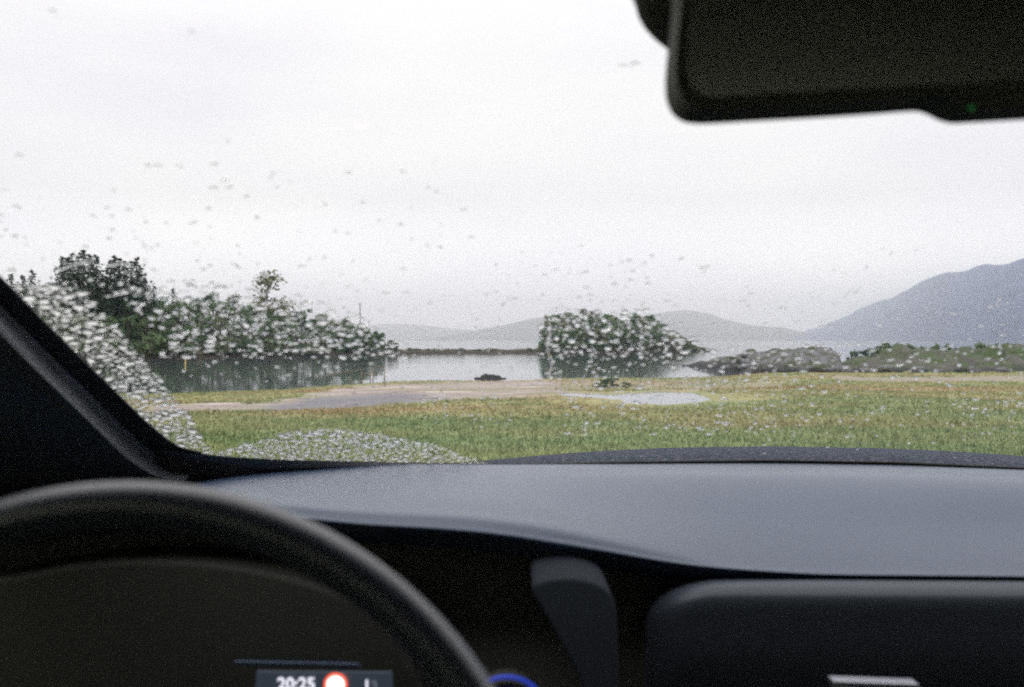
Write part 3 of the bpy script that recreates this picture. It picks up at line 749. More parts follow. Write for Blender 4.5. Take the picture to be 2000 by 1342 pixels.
# poles at the shore
fr = empty('pole_frame', (0, 0, 0), label='rickety frame of thin poles standing at the muddy water edge', cat='pole frame')
def pole(u0, v0, u1, v1, y0, y1, r=.034, nm='post', grd=False):
    a = P(u0, v0, y0); b = P(u1, v1, y1)
    V_, F_ = tube_mesh([a, (a + b) / 2 + [.01, 0, .01], b], [r, r * .9, r * .8], 6); obj(nm, V_, F_, M['post'], fr)
yp = 49.0
for (u, vt, vb) in ((683, 734, 754), (706, 724, 752), (723, 728, 750), (728, 726, 750), (751, 716, 748)):
    pole(u, vb + 1, u, vt, yp, yp)
pole(618, 738, 712, 721, yp - .6, yp, .026, 'rail'); pole(705, 731, 734, 727, yp, yp, .026, 'rail'); pole(722, 717, 735, 727, yp, yp, .026, 'rail'); pole(735, 718, 752, 716, yp, yp, .026, 'rail')
# yellow marker
d = HW * F / (712 - HOR); x = (362 - 1000) / F * d
mk = empty('marker_post', (x, d, WZ), label='short yellow marker post standing in the calm water', cat='post')
V_, F_ = tube_mesh([(0, 0, -.5), (0, 0, .38)], [.04, .04], 8); obj('shaft', V_, F_, M['yellow'], mk)
V_, F_ = tube_mesh([(0, 0, .38), (0, 0, .55)], [.07, .05], 8); obj('top', V_, F_, M['yellow'], mk)

# ------------------------------------------------------------------ haze
hz = Bag().box(-9000, -600, WZ - 5, 9000, 16500, 700).obj('haze', None, kind='stuff', label='pale drizzle haze over the fjord')
hm = bpy.data.materials.new('haze_air'); hm.use_nodes = True
hn, hl = hm.node_tree.nodes, hm.node_tree.links; hn.clear()
ho = hn.new('ShaderNodeOutputMaterial'); hv = hn.new('ShaderNodeVolumePrincipled')
hv.inputs['Color'].default_value = (.97, .975, 1.0, 1); hv.inputs['Density'].default_value = 1.7e-4; hv.inputs['Anisotropy'].default_value = .8
hl.new(hv.outputs[0], ho.inputs['Volume']); hz.data.materials.append(hm)

# ================================================================== THE CAR
car = empty('car', (0, 0, 0), label='dark cabin of the parked car seen from the driver seat through its rainy windscreen', cat='car')
XC = .38; KC = .10
def glass_z(x, y): return EYE + .517 - .58 * (y + KC * (x - XC) ** 2)
def on_glass(u, v, off=0.0):
    a = (u - 1000) / F; b = (HOR - v) / F; y = .9
    for _ in range(40):
        y = (.517 - .58 * KC * (a * y - XC) ** 2) / (.58 + b) * .5 + y * .5
    p = P(u, v, y)
    if off: p = p + glass_n(p[0], p[1]) * off
    return p
def glass_n(x, y):
    n = np.array([.58 * 2 * KC * (x - XC), .58, 1.0]); return n / np.linalg.norm(n)
gxs = np.linspace(-.60, 1.36, 50); gys = np.linspace(.27, 1.225, 30)
GG = np.array([[(x, y - KC * (x - XC) ** 2 * .9, glass_z(x, y - KC * (x - XC) ** 2 * .9)) for x in gxs] for y in gys])
pane = obj('windscreen', GG.reshape(-1, 3), grid_faces(30, 50), M['glass'], car)

NU = 121
U = np.linspace(-500, 2700, NU)
def row(v, y, k=3):
    """v and y: lists of (u, value)"""
    vv = sm(np.interp(U, [a for a, _ in v], [b for _, b in v]), k)
    yy = sm(np.interp(U, [a for a, _ in y], [b for _, b in y]), k)
    return np.array([P(u, a, b) for u, a, b in zip(U, vv, yy)])
def gy_of(v): return [(u, float(on_glass(u, vv)[1])) for u, vv in v]

# black printed border along the foot of the glass
E0 = [(-500, 870), (300, 868), (392, 886), (480, 894), (600, 898), (900, 904), (1050, 904), (1200, 900), (1500, 896), (1750, 900), (2000, 911), (2700, 950)]
E1 = [(-500, 880), (300, 878), (392, 891), (480, 898), (600, 903), (900, 910), (1050, 913), (1200, 911), (1500, 908), (1750, 912), (2000, 921), (2700, 962)]
e0 = np.array([on_glass(u, v, -.003) for u, v in zip(U, sm(np.interp(U, [a for a, _ in E0], [b for _, b in E0]), 1))])
e1 = np.array([on_glass(u, v, -.006) for u, v in zip(U, sm(np.interp(U, [a for a, _ in E1], [b for _, b in E1]), 1))])
e2 = e1 + [0, .03, -.05]
loft('glass_border', [e0, e1, e2], M['frit'], car, 12, .002)

# ---- dashboard top
TOP = [(-500, 960), (300, 952), (380, 938), (500, 924), (700, 911), (820, 907), (950, 908), (1200, 907), (1500, 905), (1750, 909), (2000, 918), (2700, 955)]
R_base = row([(a, b - 3) for a, b in E1], [(a, y - .012) for a, y in gy_of(E1)])
R_top = row(TOP, [(a, max(y - .02, .2)) for a, y in gy_of(TOP)], 3)
S1 = [(-500, 985), (300, 968), (380, 955), (500, 942), (700, 936), (950, 932), (1200, 933), (1500, 936), (1750, 938), (2000, 944), (2700, 985)]
R_s = row(S1, [(-500, .93), (400, .95), (900, 1.02), (1500, 1.03), (2700, .96)])
LIP = [(-500, 1010), (200, 975), (350, 972), (500, 980), (600, 990), (700, 1000), (800, 1004), (900, 1009), (1000, 1019), (1100, 1035), (1200, 1055), (1300, 1077), (1400, 1097), (1500, 1110), (1600, 1116), (2000, 1120), (2700, 1130)]
MID = [(a, (b + np.interp(a, [p[0] for p in S1], [p[1] for p in S1])) / 2) for a, b in LIP]
ymid = [(-500, .83), (400, .86), (900, .89), (1300, .925), (1500, .93), (2700, .91)]
R_m = row(MID, ymid)
ylip = [(-500, .76), (500, .80), (900, .81), (1150, .815), (1400, .845), (1600, .85), (2700, .84)]
R_l = row(LIP, ylip)
nose = [(-500, 25), (600, 28), (900, 32), (1100, 34), (1300, 26), (1420, 14), (1500, 9), (2700, 9)]
R_n = row([(a, b + np.interp(a, [p[0] for p in nose], [p[1] for p in nose])) for a, b in LIP], [(a, b - .012) for a, b in ylip])
R_u = R_n + np.array([0, .03, -.02]); R_u2 = R_n + np.array([0, .09, -.035])
loft('defroster_panel', [R_base, R_base * .5 + R_top * .5 - [0, 0, .004], R_top + [0, .004, -.003]], M['defrost'], car, 14)
loft('dashboard', [R_top, R_top * .6 + R_s * .4, R_s, R_m, R_m * .35 + R_l * .65, R_l, R_n * .5 + R_l * .5 + [0, -.003, 0], R_n, R_u, R_u2], M['dash'], car, 90)
# dark lower body of the dashboard
W0 = row([(-500, 1060), (2700, 1150)], [(-500, .90), (1200, .90), (2700, .86)])
W1 = W0 + np.array([0, -.02, -.25]); W2 = W0 + np.array([0, -.05, -.62])
loft('dashboard_body', [R_u2 + [0, .01, .01], W0, W1, W2], M['dash_dark'], car, 30)

def rounded_plate(name, px, y, depth, mt, parent, r=.004, tilt=0.0, pull=0.0, **kw):
    """closed outline in pixels at distance y, extruded away from the driver"""
    f = [P(u, v, y + tilt * (HOR - v) / F) for u, v in px]
    f = [p - [0, pull, 0] for p in f]
    b = [p + [0, depth, 0] for p in f]
    n = len(px); V = f + b
    Fc = [tuple(range(n)), tuple(reversed(range(n, 2 * n)))] + [(i, i + n, (i + 1) % n + n, (i + 1) % n) for i in range(n)]
    o = obj(name, V, Fc, mt, parent, **kw)
    m = o.modifiers.new('bev', 'BEVEL'); m.width = r; m.segments = 4; m.limit_method = 'ANGLE'; m.angle_limit = math.radians(50)
    o.modifiers.new('wn', 'WEIGHTED_NORMAL')
    return o
def smooth_outline(px, n=8):
    """closed Catmull-Rom through points"""
    px = np.array(px, float); k = len(px); out = []
    for i in range(k):
        p0, p1, p2, p3 = px[i - 1], px[i], px[(i + 1) % k], px[(i + 2) % k]
        for t in np.arange(n) / n:
            out.append(.5 * ((2 * p1) + (-p0 + p2) * t + (2 * p0 - 5 * p1 + 4 * p2 - p3) * t * t + (-p0 + 3 * p1 - 3 * p2 + p3) * t ** 3))
    return [tuple(p) for p in out]

# glovebox pad on the passenger side: rounded top-left corner
def pad():
    rows = []
    for k, (dv, dy) in enumerate([(0, .055), (3, .035), (10, .015), (24, .003), (44, -.002), (90, 0), (170, .006), (260, .02), (420, .05)]):
        r = []
        for i in range(60):
            t = i / 59
            u = 1262 + (2500 - 1262) * t ** 1.6
            e = max(0, 1 - (u - 1262) / 150); drop = 70 * (1 - math.sqrt(max(0, 1 - e * e)))
            side = .05 * e ** 4
            base = np.interp(u, [1262, 1450, 2000, 2700], [1132, 1130, 1133, 1140])
            r.append(P(u, base + dv + drop * (1 - min(1, dv / 420)), .795 + dy + side))
        rows.append(r)
    loft('glovebox_panel', rows, M['pad'], car, 50)
pad()
# air vent housing in the centre
rounded_plate('air_vent_housing', smooth_outline([(1040, 1150), (1085, 1132), (1150, 1136), (1195, 1165), (1207, 1240), (1206, 1420), (1175, 1420), (1120, 1300), (1070, 1210)], 6), .79, .08, M['vent'], car, .014, .22)
kn = rounded_plate('heater_knob', smooth_outline([(990 + 74 * math.cos(a), 1404 + 74 * math.sin(a)) for a in np.linspace(0, 2 * math.pi, 13)[:-1]], 4), .745, .03, M['dash_dark'], car, .004)
c = P(990, 1403, .742)
rr = .0335
V_, F_ = tube_mesh([(c[0] + rr * math.cos(a), c[1], c[2] + rr * math.sin(a)) for a in np.linspace(0, 2 * math.pi, 65)], .0021, 8, False)
obj('light_ring', V_, F_, M['blue'], kn)
rounded_plate('trim_strip', [(1628, 1331), (1796, 1337), (1800, 1352), (1632, 1350)], .70, .012, M['silver'], car, .001)

# ---- instrument cluster behind the wheel
cl = rounded_plate('instrument_cluster', smooth_outline([(-60, 1180), (60, 1120), (260, 1095), (480, 1110), (680, 1170), (800, 1290), (820, 1460), (500, 1500), (-60, 1500)], 5), .80, .06, M['cluster'], car, .006)
rounded_plate('hood_strip', [(455, 1292), (700, 1297), (705, 1304), (455, 1300)], .76, .004, M['dash'], cl, .0008)
rounded_plate('display', [(500, 1312), (765, 1314), (770, 1440), (490, 1440)], .745, .004, M['screen'], cl, .001)
def text(s, u, v, hpx, y, mt, name):
    cu = bpy.data.curves.new(name, 'FONT'); cu.body = s; cu.align_x = 'CENTER'; cu.align_y = 'CENTER'; cu.size = hpx / F * y * 1.4; cu.extrude = .0002; cu.offset = .0003
    o = bpy.data.objects.new(name + '_text', cu); COL.objects.link(o)
    dg = bpy.context.evaluated_depsgraph_get(); me = bpy.data.meshes.new_from_object(o.evaluated_get(dg)); bpy.data.objects.remove(o)
    me.materials.clear(); me.materials.append(mt)
    q = bpy.data.objects.new(name, me); link(q, cl); q.location = tuple(P(u, v, y)); q.rotation_euler = (math.pi / 2, 0, 0); return q
text('20:25', 578, 1338, 24, .742, M['glyph'], 'clock_digits')
text('1', 716, 1340, 19, .742, M['glyph'], 'reading_digit')
text('2', 731, 1341, 17, .742, M['glyph_dim'], 'reading_digit')
def disc(name, u, v, r0, r1, y, mt, parent):
    c = P(u, v, y); k = 40; s = y / F
    V = [(c[0] + r * s * math.cos(a), c[1], c[2] + r * s * math.sin(a)) for r in (r0, r1) for a in np.arange(k) * 2 * math.pi / k]
    if r0 == 0:
        V = V[k:]; Fc = [tuple(range(k))]
    else: Fc = [(i, (i + 1) % k, (i + 1) % k + k, i + k) for i in range(k)]
    o = obj(name, V, Fc, mt, parent, False); m = o.modifiers.new('s', 'SOLIDIFY'); m.thickness = .0006; return o
disc('speed_sign_face', 655, 1338, 0, 18, .741, M['sign_white'], cl); disc('speed_sign_ring', 655, 1338, 17.5, 23, .740, M['sign_red'], cl)

# ---- steering wheel
sw = bpy.data.objects.new('steering_wheel', None); link(sw, car)
tilt = math.radians(16)
wc = Vector((-.174, .36, EYE - .258)); sw.location = wc; sw.rotation_euler = (-tilt, 0, 0)
R_, r_ = .1905, .0115
def rim():
    V = []; nS, nT = 120, 20
    for i in range(nS):
        a = 2 * math.pi * i / nS
        for j in range(nT):
            b = 2 * math.pi * j / nT; q = R_ + r_ * math.cos(b) * .95
            V.append((q * math.cos(a), r_ * math.sin(b) * 1.0, q * math.sin(a)))
    Fc = []
    for i in range(nS):
        for j in range(nT):
            i2 = (i + 1) % nS; j2 = (j + 1) % nT
            Fc.append((i * nT + j, i * nT + j2, i2 * nT + j2, i2 * nT + j))
    return V, Fc
V_, F_ = rim(); obj('rim', V_, F_, M['wheel'], sw)
Bag().add(tube_mesh([(0, .0, 0), (0, .03, 0)], [.058, .066], 24)).obj('hub', M['dash_dark'], sw, True, .006)
for sx in (-1, 1):
    Bag().box(*(sorted((sx * .06, sx * .185))[0], .004, -.03, sorted((sx * .06, sx * .185))[1], .022, .012)).obj('spoke', M['dash_dark'], sw, bevel=.006)
Bag().box(-.02, .004, -.185, .02, .022, -.06).obj('spoke', M['dash_dark'], sw, bevel=.006)
Bag().add(tube_mesh([(0, .03, 0), (0, .34, -.10)], [.035, .04], 16)).obj('column', M['dash_dark'], sw, True)

# ---- windscreen pillar, left
T = np.linspace(0, 1, 70)
def prow(pts, dy, g=True, k=4):
    ts = np.linspace(0, 1, len(pts)); uu = sm(np.interp(T, ts, [p[0] for p in pts]), k); vv = sm(np.interp(T, ts, [p[1] for p in pts]), k)
    out = []
    for i, (u, v) in enumerate(zip(uu, vv)):
        y = on_glass(max(u, -200), max(v, 300))[1] if g else 0
        d = dy[0] + (dy[1] - dy[0]) * T[i] if isinstance(dy, tuple) else dy
        out.append(P(u, v, y + d if g else d))
    return np.array(out)
G0 = [(-560, 40), (-220, 350), (-60, 490), (0, 546), (100, 649), (200, 747), (290, 836), (345, 879), (396, 889)]
G1 = [(-590, 70), (-240, 380), (-72, 527), (-8, 588), (86, 682), (184, 778), (276, 868), (330, 905), (386, 910)]
G2 = [(-600, 90), (-250, 395), (-80, 540), (-14, 602), (78, 696), (176, 792), (266, 880), (322, 917), (378, 925)]
G3 = [(-620, 110), (-262, 412), (-92, 556), (-28, 616), (62, 710), (160, 806), (250, 896), (306, 930), (366, 938)]
G4 = [(-660, 150), (-300, 450), (-130, 600), (-70, 660), (20, 755), (110, 850), (200, 935), (270, 960), (350, 950)]
G5 = [(-760, 250), (-430, 560), (-300, 760), (-260, 880), (-200, 1000), (-60, 1040), (100, 1050), (220, 1030), (340, 985)]
loft('glass_border', [prow([(u + 3, v - 3) for u, v in G0], -.004), prow([(u, v) for u, v in G1], -.012), prow([(u - 6, v + 12) for u, v in G1], -.006)], M['frit'], car, 12, .002)
loft('pillar_trim', [prow(G1, -.012), prow([((a[0] + b[0]) / 2, (a[1] + b[1]) / 2) for a, b in zip(G1, G2)], -.018), prow(G2, -.030), prow(G3, -.078), prow([(a[0] * .8 + b[0] * .2, a[1] * .8 + b[1] * .2) for a, b in zip(G3, G4)], -.080), prow(G4, -.074), prow(G5, (-.14, -.14))], M['pillar'], car, 60, .003)

# ---- rear-view mirror
mir = bpy.data.objects.new('rear_view_mirror', None); link(mir, car)
mout = [(1322, -90), (1312, -20), (1309, 50), (1303, 105), (1299, 150), (1299, 180), (1302, 200), (1312, 222), (1332, 238), (1360, 243), (1400, 242), (1500, 236.5), (1600, 231), (1700, 224.5), (1760, 220), (1790, 219), (1812, 226), (1835, 237), (1858, 242), (1890, 241), (1960, 237), (2040, 232), (2085, 225), (2105, 214), (2130, 205), (2300, 196), (2400, 186), (2440, 160), (2455, 110), (2460, 20), (2455, -90), (2440, -130), (2380, -150), (1900, -125), (1400, -110), (1345, -108)]
rounded_plate('housing', smooth_outline(mout, 3), .482, .032, M['housing'], mir, .002, pull=.032)
ins = [(1345, -80), (1334, 0), (1322, 100), (1320, 170), (1328, 205), (1348, 220), (1380, 222), (1600, 210), (1800, 200), (2100, 185), (2360, 172), (2415, 150), (2432, 100), (2436, 0), (2425, -90), (2370, -125), (1900, -103), (1400, -92)]
rounded_plate('mirror_glass', smooth_outline(ins, 3), .482, .0012, M['mirror'], mir, .0004, pull=.0335)
disc('indicator_light', 1897, 211, 0, 5, .4475, M['green'], mir)
s0 = P(1800, -110, .47); s1 = on_glass(1720, -260)
Bag().add(tube_mesh([s0, (s0 + s1) / 2 + [0, .01, .02], s1], [.014, .013, .018], 16)).obj('stem', M['housing'], mir, True)
# sensor cover fixed to the glass behind the mirror
cc = on_glass(1480, -75, -.022)
V_ = []; 
for i in range(17):
    a = math.pi * (i / 16 - .5)
    for j in range(40):
        b = 2 * math.pi * j / 40
        V_.append((cc[0] + .0725 * math.cos(a) * math.cos(b), cc[1] + .05 * math.cos(a) * math.sin(b) * .9, cc[2] - .58 * .045 * math.cos(a) * math.sin(b) + .024 * math.sin(a)))
obj('sensor_cover', V_, grid_faces(17, 40, 0, True), M['housing'], car)
# printed dot pattern on the glass round the sensor
V_, F_ = [], []
for iu in range(-3, 16):
    for iv in range(-7, 9):
        u = 1188 + iu * 8.2 + (iv % 2) * 4.1; v = iv * 7.2
        dd_ = math.hypot((u - 1440) / 235, (v + 90) / 160)
        if dd_ > 1.04 or u < 1180: continue
        rad = .0007 + .0009 * max(0, min(1, (1.05 - dd_) * 3.5))
        c = on_glass(u, v, -.0025); n_ = glass_n(c[0], c[1]); t1 = np.array([1, 0, -n_[0] / n_[2]]); t1 /= np.linalg.norm(t1); t2 = np.cross(n_, t1); o_ = len(V_)
        V_ += [tuple(c + rad * (math.cos(a) * t1 + math.sin(a) * t2)) for a in np.arange(8) * math.pi / 4]; F_.append(tuple(range(o_, o_ + 8)))
obj('glass_dots', V_, F_, M['frit'], car, False, kind='stuff')

# ---- bonnet and cowl outside
def brow(v, y): return row(v, y, 2)
CR = [(-500, 990), (300, 955), (700, 922), (900, 905), (1000, 896), (1100, 887), (1200, 880.5), (1300, 876), (1500, 873), (1700, 876), (1850, 882), (2000, 892), (2300, 925), (2700, 980)]
def shift(c, d): return [(a, b + d) for a, b in c]
loft('bonnet', [brow(shift(CR, 200), [(-500, 2.45), (2700, 2.45)]), brow(shift(CR, 60), [(-500, 2.30), (2700, 2.30)]), brow(shift(CR, 6), [(-500, 2.05), (2700, 2.05)]), brow(CR, [(-500, 1.85), (2700, 1.85)]), brow(shift(CR, 6), [(-500, 1.62), (2700, 1.62)]), brow(shift(CR, 13), [(-500, 1.46), (2700, 1.46)]), brow(shift(CR, 22), [(-500, 1.45), (2700, 1.45)])], M['paint'], car, 60)
loft('cowl', [brow(shift(CR, 26), [(-500, 1.44), (2700, 1.44)]), brow(shift(CR, 15.5), [(-500, 1.40), (2700, 1.40)]), brow(shift(CR, 17), [(-500, 1.34), (2700, 1.34)]), brow(shift(CR, 30), [(-500, 1.27), (2700, 1.27)]), brow(shift(CR, 60), [(-500, 1.24), (2700, 1.24)])], M['cowl'], car, 30)

# ---- cabin shell (roof, sides with side windows, rear, floor)
X0, X1 = -.66, 1.40; ZR = EYE + .36
RX = np.linspace(X0, X1, 24); RY = [(-1.7, .36), (-.3, .36), (.0, .345), (.20, .325), (.36, .285), (.475, .234), (.478, .240), (.36, .30), (.2, .345), (.0, .37), (-1.7, .39)]
RV = np.array([[(x, y - (KC * (x - XC) ** 2 if y > .1 else 0), EYE + z) for x in RX] for y, z in RY])
obj('roof_lining', RV.reshape(-1, 3), grid_faces(len(RY), 24), M['cabin'], car)
Bag().box(X0, -1.73, .25, X1, -1.70, EYE - .12).obj('rear_wall', M['cabin'], car)
REAR_GLASS = (X0, -1.718, EYE - .119, X1, -1.712, ZR)
Bag().box(X0, -1.7, .22, X1, 1.40, .25).obj('cabin_floor', M['cabin'], car)
Bag().box(X0, .97, .25, X1, 1.0, 1.10).obj('firewall', M['cabin'], car)
for x0, x1, nm in ((X0 - .04, X0, 'door'), (X1, X1 + .04, 'door')):
    B = Bag().box(x0, -1.7, .25, x1, 1.0, EYE - .18)
    B.box(x0, -1.7, EYE - .178, x1, -.55, ZR); B.box(x0, -.548, ZR - .10, x1, .32, ZR)
    B.obj(nm, M['cabin'], car)
tint = bpy.data.materials.new('tinted_side_glass'); tint.use_nodes = True
tn = tint.node_tree.nodes; tn.clear(); to_ = tn.new('ShaderNodeOutputMaterial'); tt = tn.new('ShaderNodeBsdfTransparent'); tt.inputs['Color'].default_value = (.66, .67, .60, 1)
tint.node_tree.links.new(tt.outputs[0], to_.inputs['Surface'])
Bag().box(*REAR_GLASS).obj('rear_window', tint, car)
for x in (X0 - .02, X1 + .02):
    Bag().box(x - .002, -.545, EYE - .178, x + .002, .97, ZR - .10).obj('side_window', tint, car)
for sx in (-1, 1):   # front seats out of view behind the driver
    xs = 0 if sx < 0 else .76
    Bag().box(xs - .26, -.95, .45, xs + .26, -.40, .72).obj('seat', M['cabin'], car, bevel=.04)
    Bag().box(xs - .25, -1.10, .72, xs + .25, -.92, 1.42).obj('backrest', M['cabin'], car, bevel=.04)

# ================================================================== RAIN ON THE GLASS
def drop_mesh(seed, nr=5, ns=14, h=.42, wob=.12, el=1.0):
    r = np.random.default_rng(seed); ph = r.random(4) * 6.28; am = r.normal(0, wob, 4)
    V = []; skew = r.normal(0, .10)
    for i in range(1, nr + 1):
        q = i / nr
        for j in range(ns):
            a = 2 * math.pi * j / ns
            R = 1 + sum(am[k] * math.sin((k + 2) * a + ph[k]) / (k + 1) for k in range(4)) * q
            hz = h * (1 - q * q) ** .95 if q < 1 else 0
            V.append((R * q * math.cos(a) * el, R * q * math.sin(a) - skew * hz, hz))
    V.append((0, -skew * h, h)); V.append((0, 0, 0))
    Fc = []
    top = nr * ns; bot = top + 1
    for j in range(ns):
        Fc.append((top, j, (j + 1) % ns))
        for i in range(nr - 1):
            a, b = i * ns + j, i * ns + (j + 1) % ns
            c_, d_ = a + ns, b + ns
            Fc.append((a, c_, d_)); Fc.append((a, d_, b))
        Fc.append((bot, (nr - 1) * ns + (j + 1) % ns, (nr - 1) * ns + j))
    return np.array(V), np.array(Fc)
DM = []
for s in range(10): DM.append(drop_mesh(s, 6, 18, .44 + .03 * (s % 5), .16, 1.0 + .12 * (s % 4)))
DL = [drop_mesh(50 + s, 4, 10, .46, .12) for s in range(8)]

def glass_frame(p):
    n = glass_n(p[0], p[1]); t1 = np.array([1, 0, -n[0] / n[2]]); t1 /= np.linalg.norm(t1); t2 = np.cross(n, t1)
    return t1, t2, n
ARC = [(-80, 380), (20, 440), (110, 520), (200, 608), (270, 690), (330, 762), (380, 832), (408, 884)]     # edge of the wiped area
ARCV = [p[1] for p in ARC]; ARCU = [p[0] for p in ARC]
HUMP_U = [400, 430, 520, 570, 620, 690, 750, 850, 900, 960]; HUMP_V = [890, 880, 858, 842, 838, 842, 850, 870, 890, 906]
G0U = [p[0] for p in G0]; G0V = [p[1] for p in G0]
def zone(u, v):
    """(zone name, coverage, min radius mm, max radius mm)"""
    ub = np.interp(v, G0V, G0U)
    if u < ub - 12: return None
    if v > np.interp(u, [a for a, _ in E0], [b for _, b in E0]) + 3: return None
    if v > 375 and u < np.interp(v, ARCV, ARCU): return ('strip', .80 if v > 560 else .2, .6, 5.6 if v > 560 else 2.5)
    if 400 < u < 960 and v > np.interp(u, HUMP_U, HUMP_V): return ('hump', .85, .9, 4.2)
    if v > 875 and u > 900: return ('meadow', .02, .6, 1.5)
    if 110 < u < 330 and 555 < v < 690 and u < 140 + (v - 520) * 1.45: return ('shore', .04, .8, 2.0)   # smeared clear patch
    if u < 800 and v < np.interp(u, TOPU, TOPV) - 6 and u > 285 and v > 500: return ('sky', .13, .7, 2.2)
    if u < 800 and 545 < v < 700: return ('shore', .66, .8, 4.3)
    if u < 800 and 500 < v <= 545: return ('shore', .30, 1.0, 3.2)
    if u < 800 and v >= 700 and v < 760: return ('shore', .15 if v < 735 else .05, .8, 2.4)
    if u < 800 and v >= 760: return ('meadow', .006, .8, 1.5)
    if 1040 < u < 1400 and v < np.interp(u, IU, IV) - 8 and v > 480: return ('sky', .11, .7, 2.2)
    if 1040 < u < 1400 and 590 < v < 700: return ('islet', .66, .8, 4.0)
    if 800 <= u < 1040 and 560 < v < 760: return ('islet', .13, .8, 2.2)
    if 1040 <= u < 1400 and 700 <= v < 765: return ('islet', .30, .9, 3.0)
    if 820 < u < 1010 and 765 <= v < 835: return ('meadow', .20, .8, 2.2)
    if 1330 < u and 672 < v < 750: return ('rocks', .45 if u < 1640 else .24, .9, 3.0)
    if 1100 < u < 1620 and 750 <= v < 850: return ('meadow', .27, .7, 3.0)
    if 1850 < u and 750 <= v < 850: return ('meadow', .26, .8, 3.2)
    if u >= 1400 and v >= 750: return ('meadow', .09, .6, 2.5)
    if v >= 750: return ('meadow', .02, .7, 1.6)
    if v > 560: return ('sky', .10, .8, 2.1)
    if u < 900 and v > 300: return ('sky', .12 * (v - 180) / 380, .6, 1.9)
    if v > 480: return ('sky', .05, .7, 1.8)
    if u < 950: return ('sky', .0022, .8, 1.7)
    return ('sky', .0012, .8, 1.5)
rg = np.random.default_rng(5)
cells = {}; CS = .009
drops = []
def try_add(p, r, packed):
    k0 = (int(math.floor(p[0] / CS)), int(math.floor(p[1] / CS)))
    for i in (-1, 0, 1):
        for j in (-1, 0, 1):
            for q in cells.get((k0[0] + i, k0[1] + j), ()):
                if (q[0] - p[0]) ** 2 + ((q[1] - p[1]) * 1.16) ** 2 < ((q[2] + r) * packed) ** 2: return False
    cells.setdefault(k0, []).append((p[0], p[1], r)); return True
# sample uniformly over the glass in metres, in passes from large to small
for rad_hi, rad_lo, n in ((5.6, 4.2, 5000), (4.2, 3.0, 6000), (3.0, 2.2, 14000), (2.2, 1.5, 40000), (1.5, 1.0, 90000), (1.0, .6, 110000)):
    xs = rg.uniform(-.55, .80, n); ys = rg.uniform(.50, 1.20, n); rs = rg.uniform(rad_lo, rad_hi, n); ru = rg.random(n)
    for x, y, r, q in zip(xs, ys, rs, ru):
        z = glass_z(x, y); u = 1000 + F * x / y; v = HOR - F * (z - EYE) / y
        if u < -80 or u > 2080 or v < -20 or v > 915: continue
        zo = zone(u, v)
        if zo is None or r > zo[3] or r < zo[2]: continue
        prob = min(1, (zo[1] * 3.2 if zo[1] > .7 else zo[1] ** 1.25 * 1.25) * (.34 if rad_hi > 2.9 else .26 if rad_hi > 2.1 else .15 if rad_hi > 1.4 else .09))
        if q > prob: continue
        pk = .90 if zo[1] > .7 else .98
        r_m = r / 1000
        if try_add((x, y), r_m, pk): drops.append((x, y, r_m, zo[0], u, v))
# the distinct dark drops seen against the sky
for (u, v, r) in [(213, 467, 2.0), (290, 325, 1.6), (308, 325, 1.8), (350, 325, 1.8), (417, 323, 1.8), (440, 353, 2.1), (417, 369, 2.0), (482, 386, 1.9), (408, 409, 1.8), (252, 411, 1.9), (502, 427, 1.9), (209, 407, 1.5), (103, 25, 1.6), (375, 64, 1.4), (38, 305, 1.6), (445, 277, 1.3), (682, 339, 1.6), (785, 337, 1.9), (708, 397, 1.7), (635, 400, 1.4), (906, 411, 1.7), (654, 453, 1.5), (382, 435, 1.5), (325, 436, 1.5), (1142, 533, 1.9), (1231, 548, 1.9), (1373, 524, 2.0), (1131, 583, 2.0), (1226, 588, 1.6), (983, 596, 1.7), (951, 576, 1.6), (984, 595, 1.4), (921, 464, 1.6), (1221, 562, 1.4), (1396, 633, 1.9), (1159, 727, 2.4), (1256, 713, 2.0), (1303, 707, 1.7), (1407, 798, 2.2), (1723, 799, 2.2), (1950, 786, 2.4), (1965, 786, 1.8), (1240, 128, 2.6), (1215, 131, 1.8), (620, 846, 4.8), (548, 849, 2.6), (568, 850, 2.8), (661, 847, 2.6), (1744, 620, 1.6), (1770, 625, 1.5), (1958, 655, 1.6)]:
    p = on_glass(u, v); try_add((p[0], p[1]), r / 1000, 0); drops.append((p[0], p[1], r / 1000, zone(u, v)[0] if zone(u, v) else 'hump', u, v))
print('drops', len(drops))
def place(V, d, r):
    x, y, rad = d[:3]; p = np.array([x, y, glass_z(x, y)]); t1, t2, n = glass_frame(p)
    th = r.normal(0, .18); c_, s_ = math.cos(th), math.sin(th)
    el = 1 + abs(r.normal(0, .10)); 
    a = t1 * c_ + t2 * s_; b = -t1 * s_ + t2 * c_
    flat = r.uniform(.75, 1.15)
    return p + n * .0004, a * rad * el, b * rad / el ** .5, n * rad * flat
drops.sort(key=lambda d: -d[2] / d[1])
infr = [d for d in drops if -5 < d[4] < 2005 and 0 < d[5] < 905]
LAB = {'strip': 'clear raindrop in the packed unwiped strip beside the left pillar', 'hump': 'clear raindrop in the packed unwiped patch just above the dashboard', 'shore': 'clear raindrop on the windscreen in front of the wooded shore',
       'islet': 'clear raindrop on the windscreen in front of the islet and its water', 'meadow': 'clear raindrop on the windscreen in front of the meadow', 'rocks': 'clear raindrop on the windscreen in front of the rocky bank', 'sky': 'dark-topped raindrop on the windscreen against the sky'}
GRP = {k: 'raindrops on the windscreen, ' + v for k, v in {'strip': 'unwiped strip by the pillar', 'hump': 'unwiped patch above the dashboard', 'shore': 'over the wooded shore', 'islet': 'over the islet', 'meadow': 'over the meadow', 'rocks': 'over the rocky bank', 'sky': 'over the sky'}.items()}
big = set(id(d) for d in infr[:290])
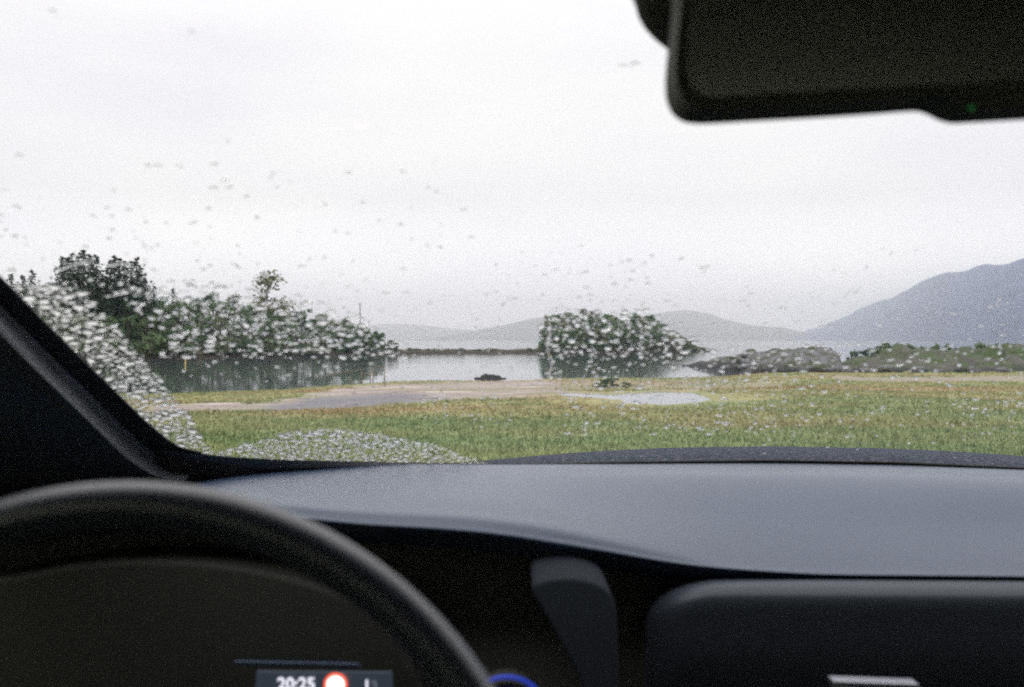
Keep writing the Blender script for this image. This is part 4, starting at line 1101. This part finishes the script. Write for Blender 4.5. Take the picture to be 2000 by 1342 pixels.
DME = [mesh_np('raindrop', V, Fc, M['drop']) for V, Fc in DM]
SV, SF = [], []; off = 0; k = 0
rp = np.random.default_rng(77)
for d in drops:
    o0, ax, bx_, nx = place(None, d, rp)
    if id(d) in big:
        o = bpy.data.objects.new('raindrop', DME[k % 10]); k += 1; link(o)
        o.matrix_world = Matrix(((ax[0], bx_[0], nx[0], o0[0]), (ax[1], bx_[1], nx[1], o0[1]), (ax[2], bx_[2], nx[2], o0[2]), (0, 0, 0, 1)))
        tag(o, LAB[d[3]], 'raindrop', GRP[d[3]])
    else:
        V, Fc = DL[int(rp.integers(8))] if d[2] < .0016 else DM[int(rp.integers(10))]
        SV.append(o0 + V[:, :1] * ax + V[:, 1:2] * bx_ + V[:, 2:] * nx); SF.append(Fc + off); off += len(V)
obj('small_raindrops', np.concatenate(SV), np.concatenate(SF), M['drop'], kind='stuff', label='countless small raindrops spread over the windscreen')
# water trails running down the glass
def trail(pts, w, label, hgt=.16):
    C = [on_glass(u, v, .0005) for u, v in pts]; C = catmull(np.array(C), len(pts) * 8); n = len(C); V = []
    for i, c in enumerate(C):
        t1, t2, nn = glass_frame(c); f = i / (n - 1); ww = w * (.75 + .35 * math.sin(i * .9) * math.cos(i * .37)) * min(1, 6 * f + .15, 6 * (1 - f) + .3)
        d = C[min(i + 1, n - 1)] - C[max(i - 1, 0)]; d /= np.linalg.norm(d); s = np.cross(d, nn)
        for q in np.linspace(-1, 1, 7): V.append(c + s * ww * q + nn * ww * hgt * (1 - q * q))
        for q in (.6, -.6): V.append(c + s * ww * q)
    Fc = [tuple(int(a) for a in f) for f in grid_faces(n, 9, 0, True)] + [tuple(range(9))[::-1], tuple((n - 1) * 9 + k for k in range(9))]
    obj('water_trail', V, Fc, M['drop'], label=label, cat='water trail', group='water trails on the windscreen')
trail([(1071, 628), (1073, 650), (1068, 680), (1076, 708), (1071, 738)], .0034, 'long wavy water trail over the left side of the islet')
trail([(1143, 606), (1145, 630), (1150, 645), (1160, 655)], .0032, 'short water trail bending right over the islet crown')
trail([(1244, 622), (1254, 645), (1253, 668), (1256, 700)], .0032, 'water trail over the right side of the islet')
for (a, lb) in (([(118, 528), (150, 516), (182, 512)], 'flat smear over the left clump of spruces'), ([(212, 520), (240, 516), (258, 521)], 'flat smear over the right clump of spruces'), ([(205, 580), (225, 577), (262, 568)], 'slanting smear below the right clump of spruces'),
                ([(345, 686), (362, 682), (382, 680)], 'bright smear low on the dark shore'), ([(530, 632), (560, 631), (590, 633)], 'thin flat smear in the middle of the wooded shore'), ([(590, 682), (620, 683), (648, 683)], 'thin flat smear along the shoreline')):
    trail(a, .0016, lb + ' seen through the windscreen', .2)
